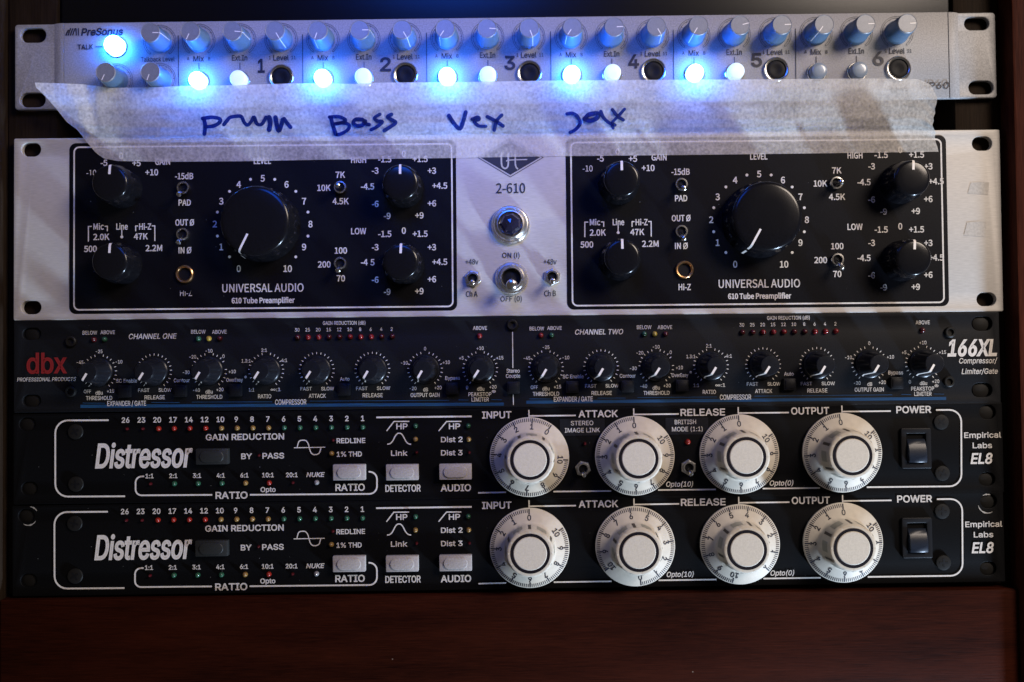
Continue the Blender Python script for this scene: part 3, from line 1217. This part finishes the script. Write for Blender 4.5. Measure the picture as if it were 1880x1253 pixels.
    for a_, b_ in ((152, 193), (278, 330), (352, 500), (569, 825), (842, 860), (902, 921)):
        pa, pb = at(a_), at(b_)
        Cu.L([(pa[0], pa[1] + 56.5), (pb[0], pb[1] + 57.2)], 1.1, 'b', h=.16)
    xx, yy = at(233)
    txt('EXPANDER / GATE', xx, yy + 57.8, 9.2, 71, b=.012)
    xx, yy = at(534)
    txt('COMPRESSOR', xx, yy + 57.8, 9.6, 57, b=.012)
txt('dbx', 86, 667, 36, 71, col='r', b=.018)
txt('PROFESSIONAL PRODUCTS', 86, 696.8, 8.2, 108, b=.006, sh=.18)
txt('166XL', 1784, 639, 28.5, 88, b=.028, sh=.2)
txt('Compressor/', 1795.5, 662.5, 11.9, 70, b=.010, sh=.2)
txt('Limiter/Gate', 1798, 682, 11.9, 66, b=.010, sh=.2)
txt('Stereo', 942, 681, 8.5, 24)
txt('Couple', 942, 690.5, 8.5, 26)
sq_button(942.5, 711.8)
Cu.L([(941, 610), (941.6, 676)], 1.5)
Cu.L([(942.3, 725), (942.6, 744)], 1.5)
SOCK = lathe('socket_screw', [(2.7, 0), (2.75, .8), (2.6, 1.3), (2.2, 1.6), (1.55, 1.55), (1.5, .6), (0, .5)], SCREW, 32)
for p_ in ((131.5, 627.5), (131, 719), (940.5, 597), (1743, 610.5), (1741, 701)):
    put('socket_screw', SOCK, Cu.o, Cu.l(*p_))
Cu.ink['w'].obj('white_lettering', WHITE, Cu.o)
Cu.ink['r'].obj('red_lettering', RED_P, Cu.o)
Cu.ink['b'].obj('blue_stripe', BLUE_P, Cu.o)
RACKSC = lathe('rack_screw', [(4.6, -3.6), (4.5, -2.4), (3.9, -1.6), (2.4, -1.1), (0, -1.0)], mat('dark_rack_screw', (.006, .0055, .005), .6, spec=.2), 28)
for p_ in ((58, 613.5), (58, 736), (1803, 594.5), (1803, 716.5)):
    put('rack_screw', RACKSC, Cu.o, Cu.l(*p_))

# ================================================================== 4 and 5: black compressors with four white dials
GRP = 'black compressors with four white dials'
E_ = Unit('dial_compressor', 'black compressor with four white dials and two small toggle switches between them',
          'audio unit', (932, 916.5), -0.0121, GRP)
c = E_.xz
E_.zones = ((690, 'meter_lettering'), (870, 'mode_lettering'), (960, 'input_lettering'), (1155, 'attack_lettering'), (1345, 'release_lettering'), (1535, 'output_lettering'), (1790, 'power_lettering'), (9999, 'maker_name'))
x0, _ = c(24, 840)
x1, _ = c(1842, 830)
_, zt = c(932, 749.5)
holes = [slot(*c(50, 779), 30 * kk, 24 * kk), slot(*c(54, 897), 30 * kk, 24 * kk),
         slot(*c(1813, 757), 30 * kk, 26 * kk), slot(*c(1812, 880), 30 * kk, 24 * kk)]
put('faceplate', plate('faceplate', [rrect(x0, .15, x1, zt - .15, .6)] + holes, 0, 3.0, .3, BLACK_D), E_.o)
chassis(E_, x0 + 26, 1, x1 - 26, zt - 1)
for p_ in ((50, 779), (54, 897), (1813, 757), (1812, 880)):
    put('rack_screw', RACKSC, E_.o, E_.l(*p_))


def tx(s, x, y, cap, width=None, **kw):
    kw.setdefault('b', .018)
    E_.T(s, x, y, cap * .88 if 8.5 < cap < 14 else cap, width, **kw)


E_.L([(200, 771.8), (102, 772.4), (102, 912.2), (230, 911.4)], 3.0, rad=23)
E_.L([(691, 766.7), (866, 764.8)], 3.0)
for s_, x, y, w_ in (('INPUT', 912, 762, 53), ('ATTACK', 1098, 760, 71), ('RELEASE', 1290, 757.2, 81), ('OUTPUT', 1487, 754.5, 69), ('POWER', 1677, 752.3, 63)):
    tx(s_, x, y, 13.8, w_)
for xa, ya, xb in ((971, 764, 1057), (1163.2, 761.3, 1246), (1355, 758.7, 1448), (1545.2, 756, 1635)):
    E_.L([(xa, ya - 11), (xa + .3, ya + 2.5)], 2.2)
    E_.L([(xa + 1.6, ya), (xb, ya - .9)], 2.6)
E_.L([(1718, 753.2), (1764.3, 752.6), (1764.8, 893), (1591, 894.8)], 2.8, rad=22)
for xa, xb, ya in ((878, 929, 905.2), (1016, 1122, 902.8), (1208, 1314, 900), (1400, 1505, 897.3)):
    E_.L([(xa, ya), (xb, ya - 1.2)], 2.6)
nums = '26 23 20 17 14 12 10 9 8 7 6 5 4 3 2 1'.split()
for i, s_ in enumerate(nums):
    x = 231 + 29.0 * i
    tx(s_, x, 771.6 - .21 * i, 10.6, c=.95)
    key = 'd' if i < 2 else 'o' if i < 6 else 'a' if i < 10 else 'g'
    bezel_led(E_, x + 3 - .2 * i, 787.6 - .2 * i, .75 if i < 2 else 1.25, key)
tx('GAIN REDUCTION', 450, 802.3, 12, 143)
tx('Distressor', 264.5, 836.5, 43, 176, b=.022, sh=.2)
tx('BY', 453, 838, 11.2, 19)
tx('PASS', 502, 837, 11.2, 39)
bezel_led(E_, 476, 836.3, .7, 'd')
sn = [(546, 822), (547.5, 815), (550, 810), (556, 808.5), (562, 809.5), (566, 815), (568, 822), (570.5, 830), (575, 834.6), (582, 834.6), (587, 831), (589.5, 822)]
E_.L(smooth_path(sn, 4), 1.8)
E_.L([(540, 822.4), (597, 821.4)], 1.5, h=.33)
bezel_led(E_, 612, 808.5, .75, 'd')
tx('REDLINE', 644.5, 809.3, 9.8, 52)
bezel_led(E_, 609, 833, 1.25, 'a')
tx('1% THD', 641.5, 834, 9.8, 45.5)
for i, (s_, k_) in enumerate(zip(('1:1', '2:1', '3:1', '4:1', '6:1', '10:1', '20:1', 'NUKE'), 'dgggaodw')):
    x = (275, 318.5, 362, 405.5, 449, 492.3, 536, 579.5)[i]
    tx(s_, x, 874.2 - .35 * i, 9, None if i < 7 else 33, c=.95, sh=.2 if i == 7 else 0)
    bezel_led(E_, x + 2, 888.5 - .35 * i, .75 if k_ == 'd' else 1.25, k_)
tx('Opto', 492.5, 899, 9.6, 27)
E_.L([(265, 875), (249.3, 875.2), (249.3, 909.8), (390, 908.8)], 2.8, rad=11)
tx('RATIO', 425.5, 909.5, 13.6, 58)
E_.L([(459, 908.7), (692.3, 907), (692.3, 866.3), (677, 866.4)], 2.8, rad=14)
for s_, x, y, w_ in (('RATIO', 643, 895, 53), ('DETECTOR', 740, 896.6, 64), ('AUDIO', 837, 895.8, 54.5)):
    tx(s_, x, y, 13.6, w_)
OBL = box_mesh('push_button', (-7.85, -3.4, -3.8), (7.85, 0, 3.8), BTN_GREY, .35)
PAD_ = plate('finger_pad', [slot(0, 0, 11.6, 5.6, 8)], 4.1, .9, .35, BTN_GREY)
PADD = plate('finger_pad', [slot(0, 0, 11.6, 5.6, 8)], 4.1, .9, .35, BTN_DARK)
OBD = box_mesh('push_button', (-7.85, -3.4, -3.8), (7.85, 0, 3.8), BTN_DARK, .35)
for x, y in ((642, 867), (739, 867), (836.5, 866)):
    o = put('push_button', OBL, E_.o, E_.l(x, y, 1.5) + Vector((0, 1.5, 0)), label='pale grey push button')
    put('finger_pad', PAD_, o)
o = put('push_button', OBD, E_.o, E_.l(391, 838, 1.5) + Vector((0, 1.5, 0)), label='dark bypass push button')
put('finger_pad', PADD, o)
for ox, s2, s3 in ((0, None, 'Link'), (96.5, 'Dist 2', 'Dist 3')):
    E_.L([(710 + ox * .99, 791.6), (723.5 + ox * 1.0, 774.2), (751.5 + ox * .99, 774)], 2.0)
    tx('HP', 738 + ox, 783, 11.2, 20)
    bezel_led(E_, 763 + ox, 782.3, 1.25, 'g')
    bezel_led(E_, 762.8 + ox * 1.01, 806.8, 1.25, 'a')
    bezel_led(E_, 765 + ox * 1.0, 831, .75, 'd')
    if s2:
        tx(s2, 829.5, 807.2, 10.4, 39)
        tx(s3, 829.5, 831.5, 10.4, 39)
    else:
        tx(s3, 733, 832.2, 10.4, 29.5)
bell = [(711, 815.8), (716, 815), (721, 810), (726, 800.5), (730, 796.3), (733, 795.8), (736, 796.3), (740, 800.5), (745, 810), (750, 815), (755, 815.8)]
E_.L(smooth_path(bell, 3), 2.0)
for s_, x, y, w_ in (('Opto(10)', 1247.5, 889, 49), ('Opto(0)', 1434.5, 887, 43)):
    tx(s_, x, y, 10.2, w_, b=.014, sh=.2)
tx('Empirical', 1803.5, 799, 11, 67, b=.014)
tx('Labs', 1803, 818, 11, 35, b=.014)
tx('EL8', 1801.5, 842, 18.5, 39, b=.02, sh=.2)


# dials
def cone(r):
    return 2.4 + (19.0 - r) * (1.6 / 5.8)


DIAL = lathe('dial_knob', [(19.1, .6), (19.35, 1.0), (19.3, 2.1), (19.0, 2.4), (13.4, cone(13.4)), (12.6, 4.5), (12.2, 5.2), (12.0, 6.5), (11.35, 14.9), (11.0, 15.7), (10.5, 16.0), (9.4, 16.0), (9.3, 15.6), (0, 15.5)], CREAM, 96,
             mod=lambda r, h, t: -.22 * max(0, math.cos(12 * t)) ** 6 if 4.4 < h < 16 and r > 10.6 else 0, angle=38)
RING = lathe('cap_ring', [(9.45, 15.7), (9.4, 16.06), (8.0, 16.06), (7.95, 15.7)], mat('matt_black_ring', (.006, .004, .007), .6, spec=.15), 64)
CAPM = lathe('cap', [(7.95, 15.6), (7.9, 16.05), (7.6, 16.25), (0, 16.3)], CREAM_CAP, 64)
ik = Ink()
hf = lambda X, Z: cone(math.hypot(X, Z)) + .07
for q in range(0, 101):
    a = -3.0 * q
    r0, wd = (16.4, .70) if q % 10 == 0 else (17.2, .42)
    ik.line(arc(0, 0, 1, a, a, 1)[:1] and [tuple(v * rr for v in arc(0, 0, 1, a, a, 1)[0]) for rr in (r0, 18.9)], wd, hfun=hf)
for q in range(11):
    a = -30.0 * q
    X, Z = arc(0, 0, 14.9, a, a, 1)[0]
    ik.text(str(q), X, Z, 2.5, None, .022, 0, .95, rot=-a, hfun=hf)
SCALE = new_mesh('scale_marking', ik.v, ik.f, INK)
gs, gr = Ink(), Ink()


def side_patch(ink, a, half_w, h0, h1, out):
    rad = lambda h: 12.0 + (h - 6.5) * (11.35 - 12.0) / 8.4 + out
    vs, fs = [], []
    n = 6
    for j in range(n + 1):
        t_ = math.radians(a) + (j / n - .5) * 2 * half_w / 11.7
        for h in (h0, h1):
            vs.append((rad(h) * math.sin(t_), -h, rad(h) * math.cos(t_)))
    for j in range(n):
        fs.append((2 * j, 2 * j + 2, 2 * j + 3, 2 * j + 1))
    ink.add(vs, fs)


for q in range(6):
    side_patch(gs, 60 * q, .7, 6.8, 14.6, .06)
    side_patch(gr, 60 * q + 30, 2.6, 7.4, 13.4, .05)
SLOTM = new_mesh('grip_slot', gs.v, gs.f, SLOT)
RECM = new_mesh('grip_recess', gr.v, gr.f, RECESS)


def dial(x, y, ang):
    o = put('dial_knob', DIAL, E_.o, E_.l(x, y, 2.0) + Vector((0, 2.0, 0)), ang)
    put('scale_marking', SCALE, o)
    put('cap_ring', RING, o)
    put('cap', CAPM, o)
    put('grip_slot', SLOTM, o)
    put('grip_recess', RECM, o)
    return o


DIALS = [dial(972, 839.6, 35), dial(1165.5, 837.2, -1), dial(1357.5, 834.2, -1), dial(1546.4, 831.5, -4)]

# power rocker
pw = E_.l(1680, 823)
fr = put('power_switch', plate('power_switch', [rrect(-7.3, -9.8, 7.3, 9.8, .8), rrect(-4.7, -7.2, 4.7, 7.2, .5)], 1.6, 1.6, .3, BTN_BLACK), E_.o, pw)
vs, fs = [], []
prof = [(-6.9, .4), (-6.7, 3.3), (-6.2, 3.7), (-3, 3.75), (-.5, 3.5), (1.5, 2.9), (3.2, 2.0), (4.3, 1.2), (4.5, .4)]
for z_, h_ in prof:
    for sx_ in (-4.4, -4.1, 4.1, 4.4):
        vs.append((sx_, -(h_ - (.3 if abs(sx_) > 4.2 else 0)), z_ ))
for i in range(len(prof) - 1):
    for j in range(3):
        a = 4 * i + j
        fs.append((a, a + 1, a + 5, a + 4))
for sgn in (0, 3):
    fs.append(tuple(4 * i + sgn for i in range(len(prof))))
me = new_mesh('rocker', vs, fs, ROCKER)
set_smooth_by_angle(me, 40)
put('rocker', me, fr)


def phillips(name='screw'):
    me = lathe(name, [(3.7, 0), (3.75, .5), (3.5, .95), (2.7, 1.1), (0, 1.15)], SCREW, 32)
    return me


SCM = phillips()
ci = Ink()
for a in (20, 110):
    p0 = [tuple(v * r_ for v in arc(0, 0, 1, a, a, 1)[0]) for r_ in (-2.1, 2.1)]
    ci.line(p0, .85, h=1.19 + a * .0002)
CROSS = new_mesh('cross_slot', ci.v, ci.f, HOLE)
for i, p_ in enumerate(((1727, 775), (1729, 869), (139.5, 793), (140, 889))):
    o = put('screw', SCM, E_.o, E_.l(*p_), (25, 8, 40, 70)[i])
    put('cross_slot', CROSS, o)
for _, n_ in E_.zones:
    E_.ink[n_].obj(n_, WHITE, E_.o)

# the lower one: a copy of everything so far (it has no toggles between its dials)
base2 = plane_pt(932.5, 1083)
low = E_.o.copy()
COL.objects.link(low)
low.location = base2 * S
sl2 = -0.0149
low.rotation_euler = (0, sl2 + math.radians(-ROLL), 0)
low['label'] = 'lowest black compressor, four white dials without toggle switches, resting on the wooden board'
low['category'] = 'audio unit'
low['group'] = GRP
lowd = []
for ch in list(E_.o.children):
    d = ch.copy()
    COL.objects.link(d)
    d.parent = low
    if ch.name.startswith('screw'):
        d.rotation_euler.y += rng.uniform(.3, 1.2)
    if ch in DIALS:
        lowd.append((DIALS.index(ch), d))
    for g in ch.children:
        e = g.copy()
        COL.objects.link(e)
        e.parent = d
for i, d in lowd:
    d.rotation_euler = (0, math.radians((0, 172.5, 133, 0)[i]), 0)
low.name = 'dial_compressor.001'

bpy.context.view_layer.update()
for px_, py_, a0, a1, rr in ((1813, 925, 150, 260, 4.6), (1813, 925, 330, 380, 4.5), (52, 949, 120, 215, 4.2), (54, 947, 5, 60, 4.3)):
    q = low.matrix_world.inverted() @ (plane_pt(px_, py_) * S) / S
    chip = Ink()
    chip.line(arc(q.x, q.z, rr, a0, a1, 14), .8, h=.06, wfun=lambda t: .15 + .85 * math.sin(math.pi * t) * (.7 + .3 * math.sin(17 * t)))
    chip.obj('chipped_paint', BARE, low)
# toggles, lamps and engraved words that only the upper one has
ex = Ink()
for s_, x, y, w_ in (('STEREO', 1068.5, 777, 41), ('IMAGE LINK', 1069, 790, 64), ('BRITISH', 1258, 775, 39), ('MODE (1:1)', 1261.5, 788, 56)):
    k = E_.k(x, y)
    X, Z = E_.xz(x, y)
    ex.text(s_, X, Z, 8 * k, w_ * k, .004, 0, h=.4)
TAPE_BLACK = grain(mat('black_label_tape', (.009, .009, .012), .35, spec=.3), (.009, .009, .012), .2, (900, 900, 900), 2)
for xa, xb, y in ((1028, 1110, 782.5), (1222, 1300, 780.5)):
    strip = Ink()
    (X0, Z0), (X1, Z1) = E_.xz(xa, y + 18), E_.xz(xb, y - 14)
    strip.poly(rrect(X0, Z0, X1, Z1, .3, 2), .16)
    strip.obj('label_strip', TAPE_BLACK, E_.o)
ex.obj('engraved_lettering', WHITE, E_.o)
bezel_led(E_, 1073.5, 814.5, .8, 'd')
bezel_led(E_, 1262.5, 811.5, 1.35, 'o')
NUTH = lathe('nut', [(3.9, 0), (3.9, 1.3), (3.6, 1.6), (2.9, 1.7)], STEEL, 6, smooth=False)
T_RING2 = lathe('toggle_switch', [(2.95, 0), (2.95, 2.7), (2.8, 3.0), (2.25, 3.0), (2.12, 2.6), (2.1, .6)], STEEL, 28)
T_LEV2 = lathe('lever', [(.8, .8), (.8, 3.5), (1.0, 6.0), (1.25, 7.6), (1.2, 8.4), (.8, 9.0), (0, 9.2)], CHROME, 18)
for x, y in ((1070, 860.5), (1263.5, 858)):
    toggle(E_, x, y, T_RING2, T_LEV2, 17, NUTH)

# ================================================================== masking tape strip with handwriting
TOPE = [(64, 152), (100, 153), (150, 155), (175, 158), (203, 162), (240, 161), (290, 160.5), (330, 158.5), (420, 157), (540, 153.5), (600, 153.5), (650, 154.5), (700, 152), (850, 151), (1000, 148.5),
        (1200, 147), (1400, 146), (1600, 144.5), (1685, 145.5), (1708, 155), (1721, 180)]
BOTE = [(190, 291), (215, 296), (300, 297.5), (440, 296.5), (600, 293.5), (830, 290.5), (1040, 287), (1300, 284.5), (1500, 282), (1722, 279)]
LEFE = [(64, 152), (66, 161), (84, 178), (104, 201), (122, 224), (142, 239), (160, 262), (176, 281), (190, 291)]
RIGE = [(1721, 180), (1719, 192), (1716, 200), (1717, 208), (1713.5, 216), (1714.5, 222), (1711.5, 230), (1714, 236), (1718, 243), (1716, 252), (1718, 262), (1721, 270), (1723, 279)]


def along(poly, t):
    ds = [0]
    for a, b_ in zip(poly, poly[1:]):
        ds.append(ds[-1] + math.dist(a, b_))
    t *= ds[-1]
    for i in range(len(poly) - 1):
        if t <= ds[i + 1] or i == len(poly) - 2:
            q = (t - ds[i]) / (ds[i + 1] - ds[i])
            return Vector((poly[i][0] + (poly[i + 1][0] - poly[i][0]) * q, poly[i][1] + (poly[i + 1][1] - poly[i][1]) * q))


def lerp_tab(tab, t):
    for (a, b_), (c_, d_) in zip(tab, tab[1:]):
        if t <= c_:
            q = (t - a) / (c_ - a)
            q = q * q * (3 - 2 * q)
            return b_ + (d_ - b_) * q
    return tab[-1][1]


HT = [(0, 6.0), (.10, 5.8), (.32, 4.6), (.50, 3.7), (.63, 2.5), (.70, 1.0), (.75, .5), (1.0, .42)]


def tape_h(px, t):
    h = lerp_tab(HT, t)
    s_ = (px - 64) / (1722 - 64)
    nz = noise.noise(Vector((px * .012, t * 3.1, 1.7)))
    n2 = noise.noise(Vector((px * .05, t * 9.0, 4.2)))
    amp = 1 - min(1, max(0, (t - .55) / .2))
    h += (.42 * nz + .12 * n2) * amp
    # loose, crumpled end that lifts off the panels
    tail = max(0, 1 - (px - 64) / 150)
    h += 5.5 * tail ** 1.3 * (1 - t) + 2.2 * tail * (1 - t * .7)
    h += 1.1 * max(0, 1 - abs(px - (120 + 62 * t)) / 28) * (1 - .6 * t)
    h -= .9 * max(0, 1 - abs(px - (160 + 22 * t)) / 14) * (1 - .5 * t)
    h += .5 * max(0, 1 - abs(px - (1625 - 25 * t)) / 10) * max(0, 1 - t * 2.2)
    return max(.42, h)


NS, NT = 330, 40
vs, fs, TG = [], [], []
for i in range(NS + 1):
    s_ = i / NS
    a, b_ = along(TOPE, s_), along(BOTE, s_)
    for j in range(NT + 1):
        t_ = j / NT
        l_, r_ = along(LEFE, t_), along(RIGE, t_)
        p = (1 - t_) * a + t_ * b_ + (1 - s_) * l_ + s_ * r_ - ((1 - s_) * (1 - t_) * Vector(TOPE[0]) + s_ * (1 - t_) * Vector(TOPE[-1]) + (1 - s_) * t_ * Vector(BOTE[0]) + s_ * t_ * Vector(BOTE[-1]))
        h = tape_h(p.x, t_)
        TG.append((p.x, p.y, h))
        vs.append(tuple(plane_pt(p.x, p.y, h)))
for i in range(NS):
    for j in range(NT):
        a = i * (NT + 1) + j
        fs.append((a, a + 1, a + NT + 2, a + NT + 1))
TAPE = bpy.data.materials.new('masking_tape_paper')
TAPE.use_nodes = True
nt = TAPE.node_tree
nt.nodes.remove(nt.nodes['Principled BSDF'])
out = nt.nodes['Material Output']
nz = nd(TAPE, 'ShaderNodeTexNoise')
nz.inputs['Scale'].default_value = 1
nz.inputs['Detail'].default_value = 3
nt.links.new(coords(TAPE, (750, 750, 750)), nz.inputs['Vector'])
nz2 = nd(TAPE, 'ShaderNodeTexNoise')
nz2.inputs['Scale'].default_value = 1
nz2.inputs['Detail'].default_value = 3
nt.links.new(coords(TAPE, (90, 90, 140)), nz2.inputs['Vector'])
add = nd(TAPE, 'ShaderNodeMath', operation='MULTIPLY_ADD')
add.inputs[1].default_value = .55
nt.links.new(nz2.outputs['Fac'], add.inputs[0])
nt.links.new(nz.outputs['Fac'], add.inputs[2])
mr = nd(TAPE, 'ShaderNodeMapRange')
mr.inputs[1].default_value = .52
mr.inputs[2].default_value = 1.02
mr.inputs[3].default_value = .04
mr.inputs[4].default_value = .50
nt.links.new(add.outputs[0], mr.inputs[0])
bp = nd(TAPE, 'ShaderNodeBump')
bp.inputs['Strength'].default_value = .5
bp.inputs['Distance'].default_value = .0004
nz3 = nd(TAPE, 'ShaderNodeTexNoise')
nz3.inputs['Scale'].default_value = 1
nz3.inputs['Detail'].default_value = 2
nt.links.new(coords(TAPE, (650, 200, 120)), nz3.inputs['Vector'])
ad3 = nd(TAPE, 'ShaderNodeMath', operation='ADD')
nt.links.new(nz.outputs['Fac'], ad3.inputs[0])
nt.links.new(nz3.outputs['Fac'], ad3.inputs[1])
nt.links.new(ad3.outputs[0], bp.inputs['Height'])
df = nd(TAPE, 'ShaderNodeBsdfDiffuse')
df.inputs['Color'].default_value = (.92, .885, .82, 1)
tl = nd(TAPE, 'ShaderNodeBsdfTranslucent')
tl.inputs['Color'].default_value = (.93, .93, .92, 1)
tp = nd(TAPE, 'ShaderNodeBsdfTransparent')
nt.links.new(bp.outputs['Normal'], df.inputs['Normal'])
m1 = nd(TAPE, 'ShaderNodeMixShader')
m1.inputs[0].default_value = .52
nt.links.new(df.outputs[0], m1.inputs[1])
nt.links.new(tl.outputs[0], m1.inputs[2])
m2 = nd(TAPE, 'ShaderNodeMixShader')
nt.links.new(mr.outputs[0], m2.inputs[0])
nt.links.new(m1.outputs[0], m2.inputs[1])
nt.links.new(tp.outputs[0], m2.inputs[2])
nt.links.new(m2.outputs[0], out.inputs['Surface'])
tape_me = new_mesh('masking_tape', vs, fs, TAPE, True)
tape = put('masking_tape', tape_me)
tape['label'] = 'long strip of translucent white masking tape with handwritten names stuck across the upper two units'
tape['category'] = 'tape'

MARK = bpy.data.materials.new('marker_ink')
MARK.use_nodes = True
_nt = MARK.node_tree
_p = _nt.nodes['Principled BSDF']
_p.inputs['Base Color'].default_value = (.010, .016, .060, 1)
_p.inputs['Roughness'].default_value = .6
_p.inputs['Specular IOR Level'].default_value = .2
_t = nd(MARK, 'ShaderNodeBsdfTranslucent')
_t.inputs['Color'].default_value = (.02, .07, .55, 1)
_x = nd(MARK, 'ShaderNodeBsdfTransparent')
_x.inputs['Color'].default_value = (.10, .18, .55, 1)
_m = nd(MARK, 'ShaderNodeMixShader')
_m.inputs[0].default_value = .4
_nt.links.new(_p.outputs[0], _m.inputs[1])
_nt.links.new(_t.outputs[0], _m.inputs[2])
_n = nd(MARK, 'ShaderNodeTexNoise')
_n.inputs['Scale'].default_value = 1
_nt.links.new(coords(MARK, (420, 420, 420)), _n.inputs['Vector'])
_r = nd(MARK, 'ShaderNodeMapRange')
_r.inputs[1].default_value, _r.inputs[2].default_value = .35, .75
_r.inputs[3].default_value, _r.inputs[4].default_value = .0, .75
_nt.links.new(_n.outputs['Fac'], _r.inputs[0])
_m2 = nd(MARK, 'ShaderNodeMixShader')
_nt.links.new(_r.outputs[0], _m2.inputs[0])
_nt.links.new(_m.outputs[0], _m2.inputs[1])
_nt.links.new(_x.outputs[0], _m2.inputs[2])
_nt.links.new(_m2.outputs[0], _nt.nodes['Material Output'].inputs['Surface'])


TG = np.array(TG)


def surf(px, py):
    """Height of the tape where it shows at this place."""
    d = (TG[:, 0] - px) ** 2 + (TG[:, 1] - py) ** 2
    q = np.argpartition(d, 4)[:4]
    w_ = 1 / (d[q] + .3)
    return float((TG[q, 2] * w_).sum() / w_.sum())


WORDS = [Ink() for _ in range(4)]
STROKES = [
    (340, [(152, 168), (165, 230), (158, 296)], 30), (340, [(142, 170), (220, 160), (286, 174), (278, 206), (235, 230), (182, 238)], 28),
    (340, [(318, 220), (345, 186), (372, 160), (440, 150), (466, 160), (484, 200), (512, 224), (545, 192), (566, 158), (590, 214), (630, 216), (664, 160)], 27),
    (340, [(690, 160), (700, 210), (690, 262)], 36), (340, [(742, 160), (752, 215), (768, 272), (790, 225), (800, 180)], 32), (340, [(812, 172), (835, 205), (866, 242)], 30),
    (340, [(1196, 160), (1215, 230), (1238, 300)], 30), (340, [(1186, 158), (1262, 155), (1316, 180), (1298, 200), (1226, 215)], 26),
    (340, [(1236, 214), (1300, 206), (1346, 222), (1338, 260), (1290, 292), (1250, 304)], 26),
    (340, [(1455, 178), (1400, 178), (1382, 208), (1410, 230), (1460, 222), (1476, 184), (1482, 212), (1510, 220)], 30),
    (340, [(1600, 135), (1556, 165), (1580, 190), (1622, 196), (1580, 235), (1528, 262)], 26),
    (340, [(1696, 136), (1662, 158), (1700, 182), (1730, 204), (1690, 236), (1636, 270)], 28),
    (780, [(198, 146), (240, 212), (288, 254), (318, 185), (336, 118)], 30),
    (780, [(388, 176), (436, 158), (444, 178), (404, 190), (440, 230), (500, 234)], 26),
    (780, [(514, 156), (580, 190), (642, 232)], 28), (780, [(632, 142), (590, 190), (570, 266)], 26),
    (780, [(1168, 132), (1216, 128), (1258, 160), (1276, 212), (1236, 262), (1194, 284)], 26),
    (780, [(1318, 168), (1350, 138), (1420, 128), (1416, 164), (1360, 188), (1312, 174)], 34),
    (780, [(1446, 112), (1466, 160), (1512, 204), (1562, 224)], 26), (780, [(1542, 98), (1582, 150), (1630, 182)], 26), (780, [(1642, 92), (1590, 150), (1540, 205), (1548, 250)], 22),
]
for si, (ox, st, wd) in enumerate(STROKES):
    pts = smooth_path([(ox + u * .2234, 180 + v * .2234) for u, v in st], 5)
    wpx = wd * .2234 * 1.12
    n = len(pts)
    vv, ff = [], []
    # ribbon with round ends laid just above the tape
    ring = []
    for i, (x, y) in enumerate(pts):
        p, q = pts[max(i - 1, 0)], pts[min(i + 1, n - 1)]
        d = Vector((q[0] - p[0], q[1] - p[1])).normalized()
        ww = wpx / 2 * (1 + .16 * noise.noise(Vector((x * .11, y * .11, si))))
        for sg in (1, -1):
            X, Y = x - d.y * sg * ww, y + d.x * sg * ww
            vv.append(tuple(plane_pt(X, Y, surf(X, Y) + .20 + .025 * si)))
    for i in range(n - 1):
        ff.append((2 * i, 2 * i + 1, 2 * i + 3, 2 * i + 2))
    for i, j in ((0, 1), (n - 1, n - 2)):
        x, y = pts[i]
        d = Vector((x - pts[j][0], y - pts[j][1])).normalized()
        b0 = len(vv)
        for k_ in range(7):
            a = math.pi * k_ / 6 - math.pi / 2
            X = x + wpx / 2 * (d.x * math.cos(a) - d.y * math.sin(a))
            Y = y + wpx / 2 * (d.x * math.sin(a) + d.y * math.cos(a))
            vv.append(tuple(plane_pt(X, Y, surf(X, Y) + .20 + .025 * si)))
        ff.append(tuple(range(b0, b0 + 7)))
    WORDS[0 if si < 6 else 1 if si < 12 else 2 if si < 16 else 3].add(vv, ff)
for hw, wd_ in zip(WORDS, ('Drum', 'Bass', 'Vox', 'Sax')):
    hw.obj('handwritten_word', MARK, tape, label='the word ' + wd_ + ' in dark blue marker')
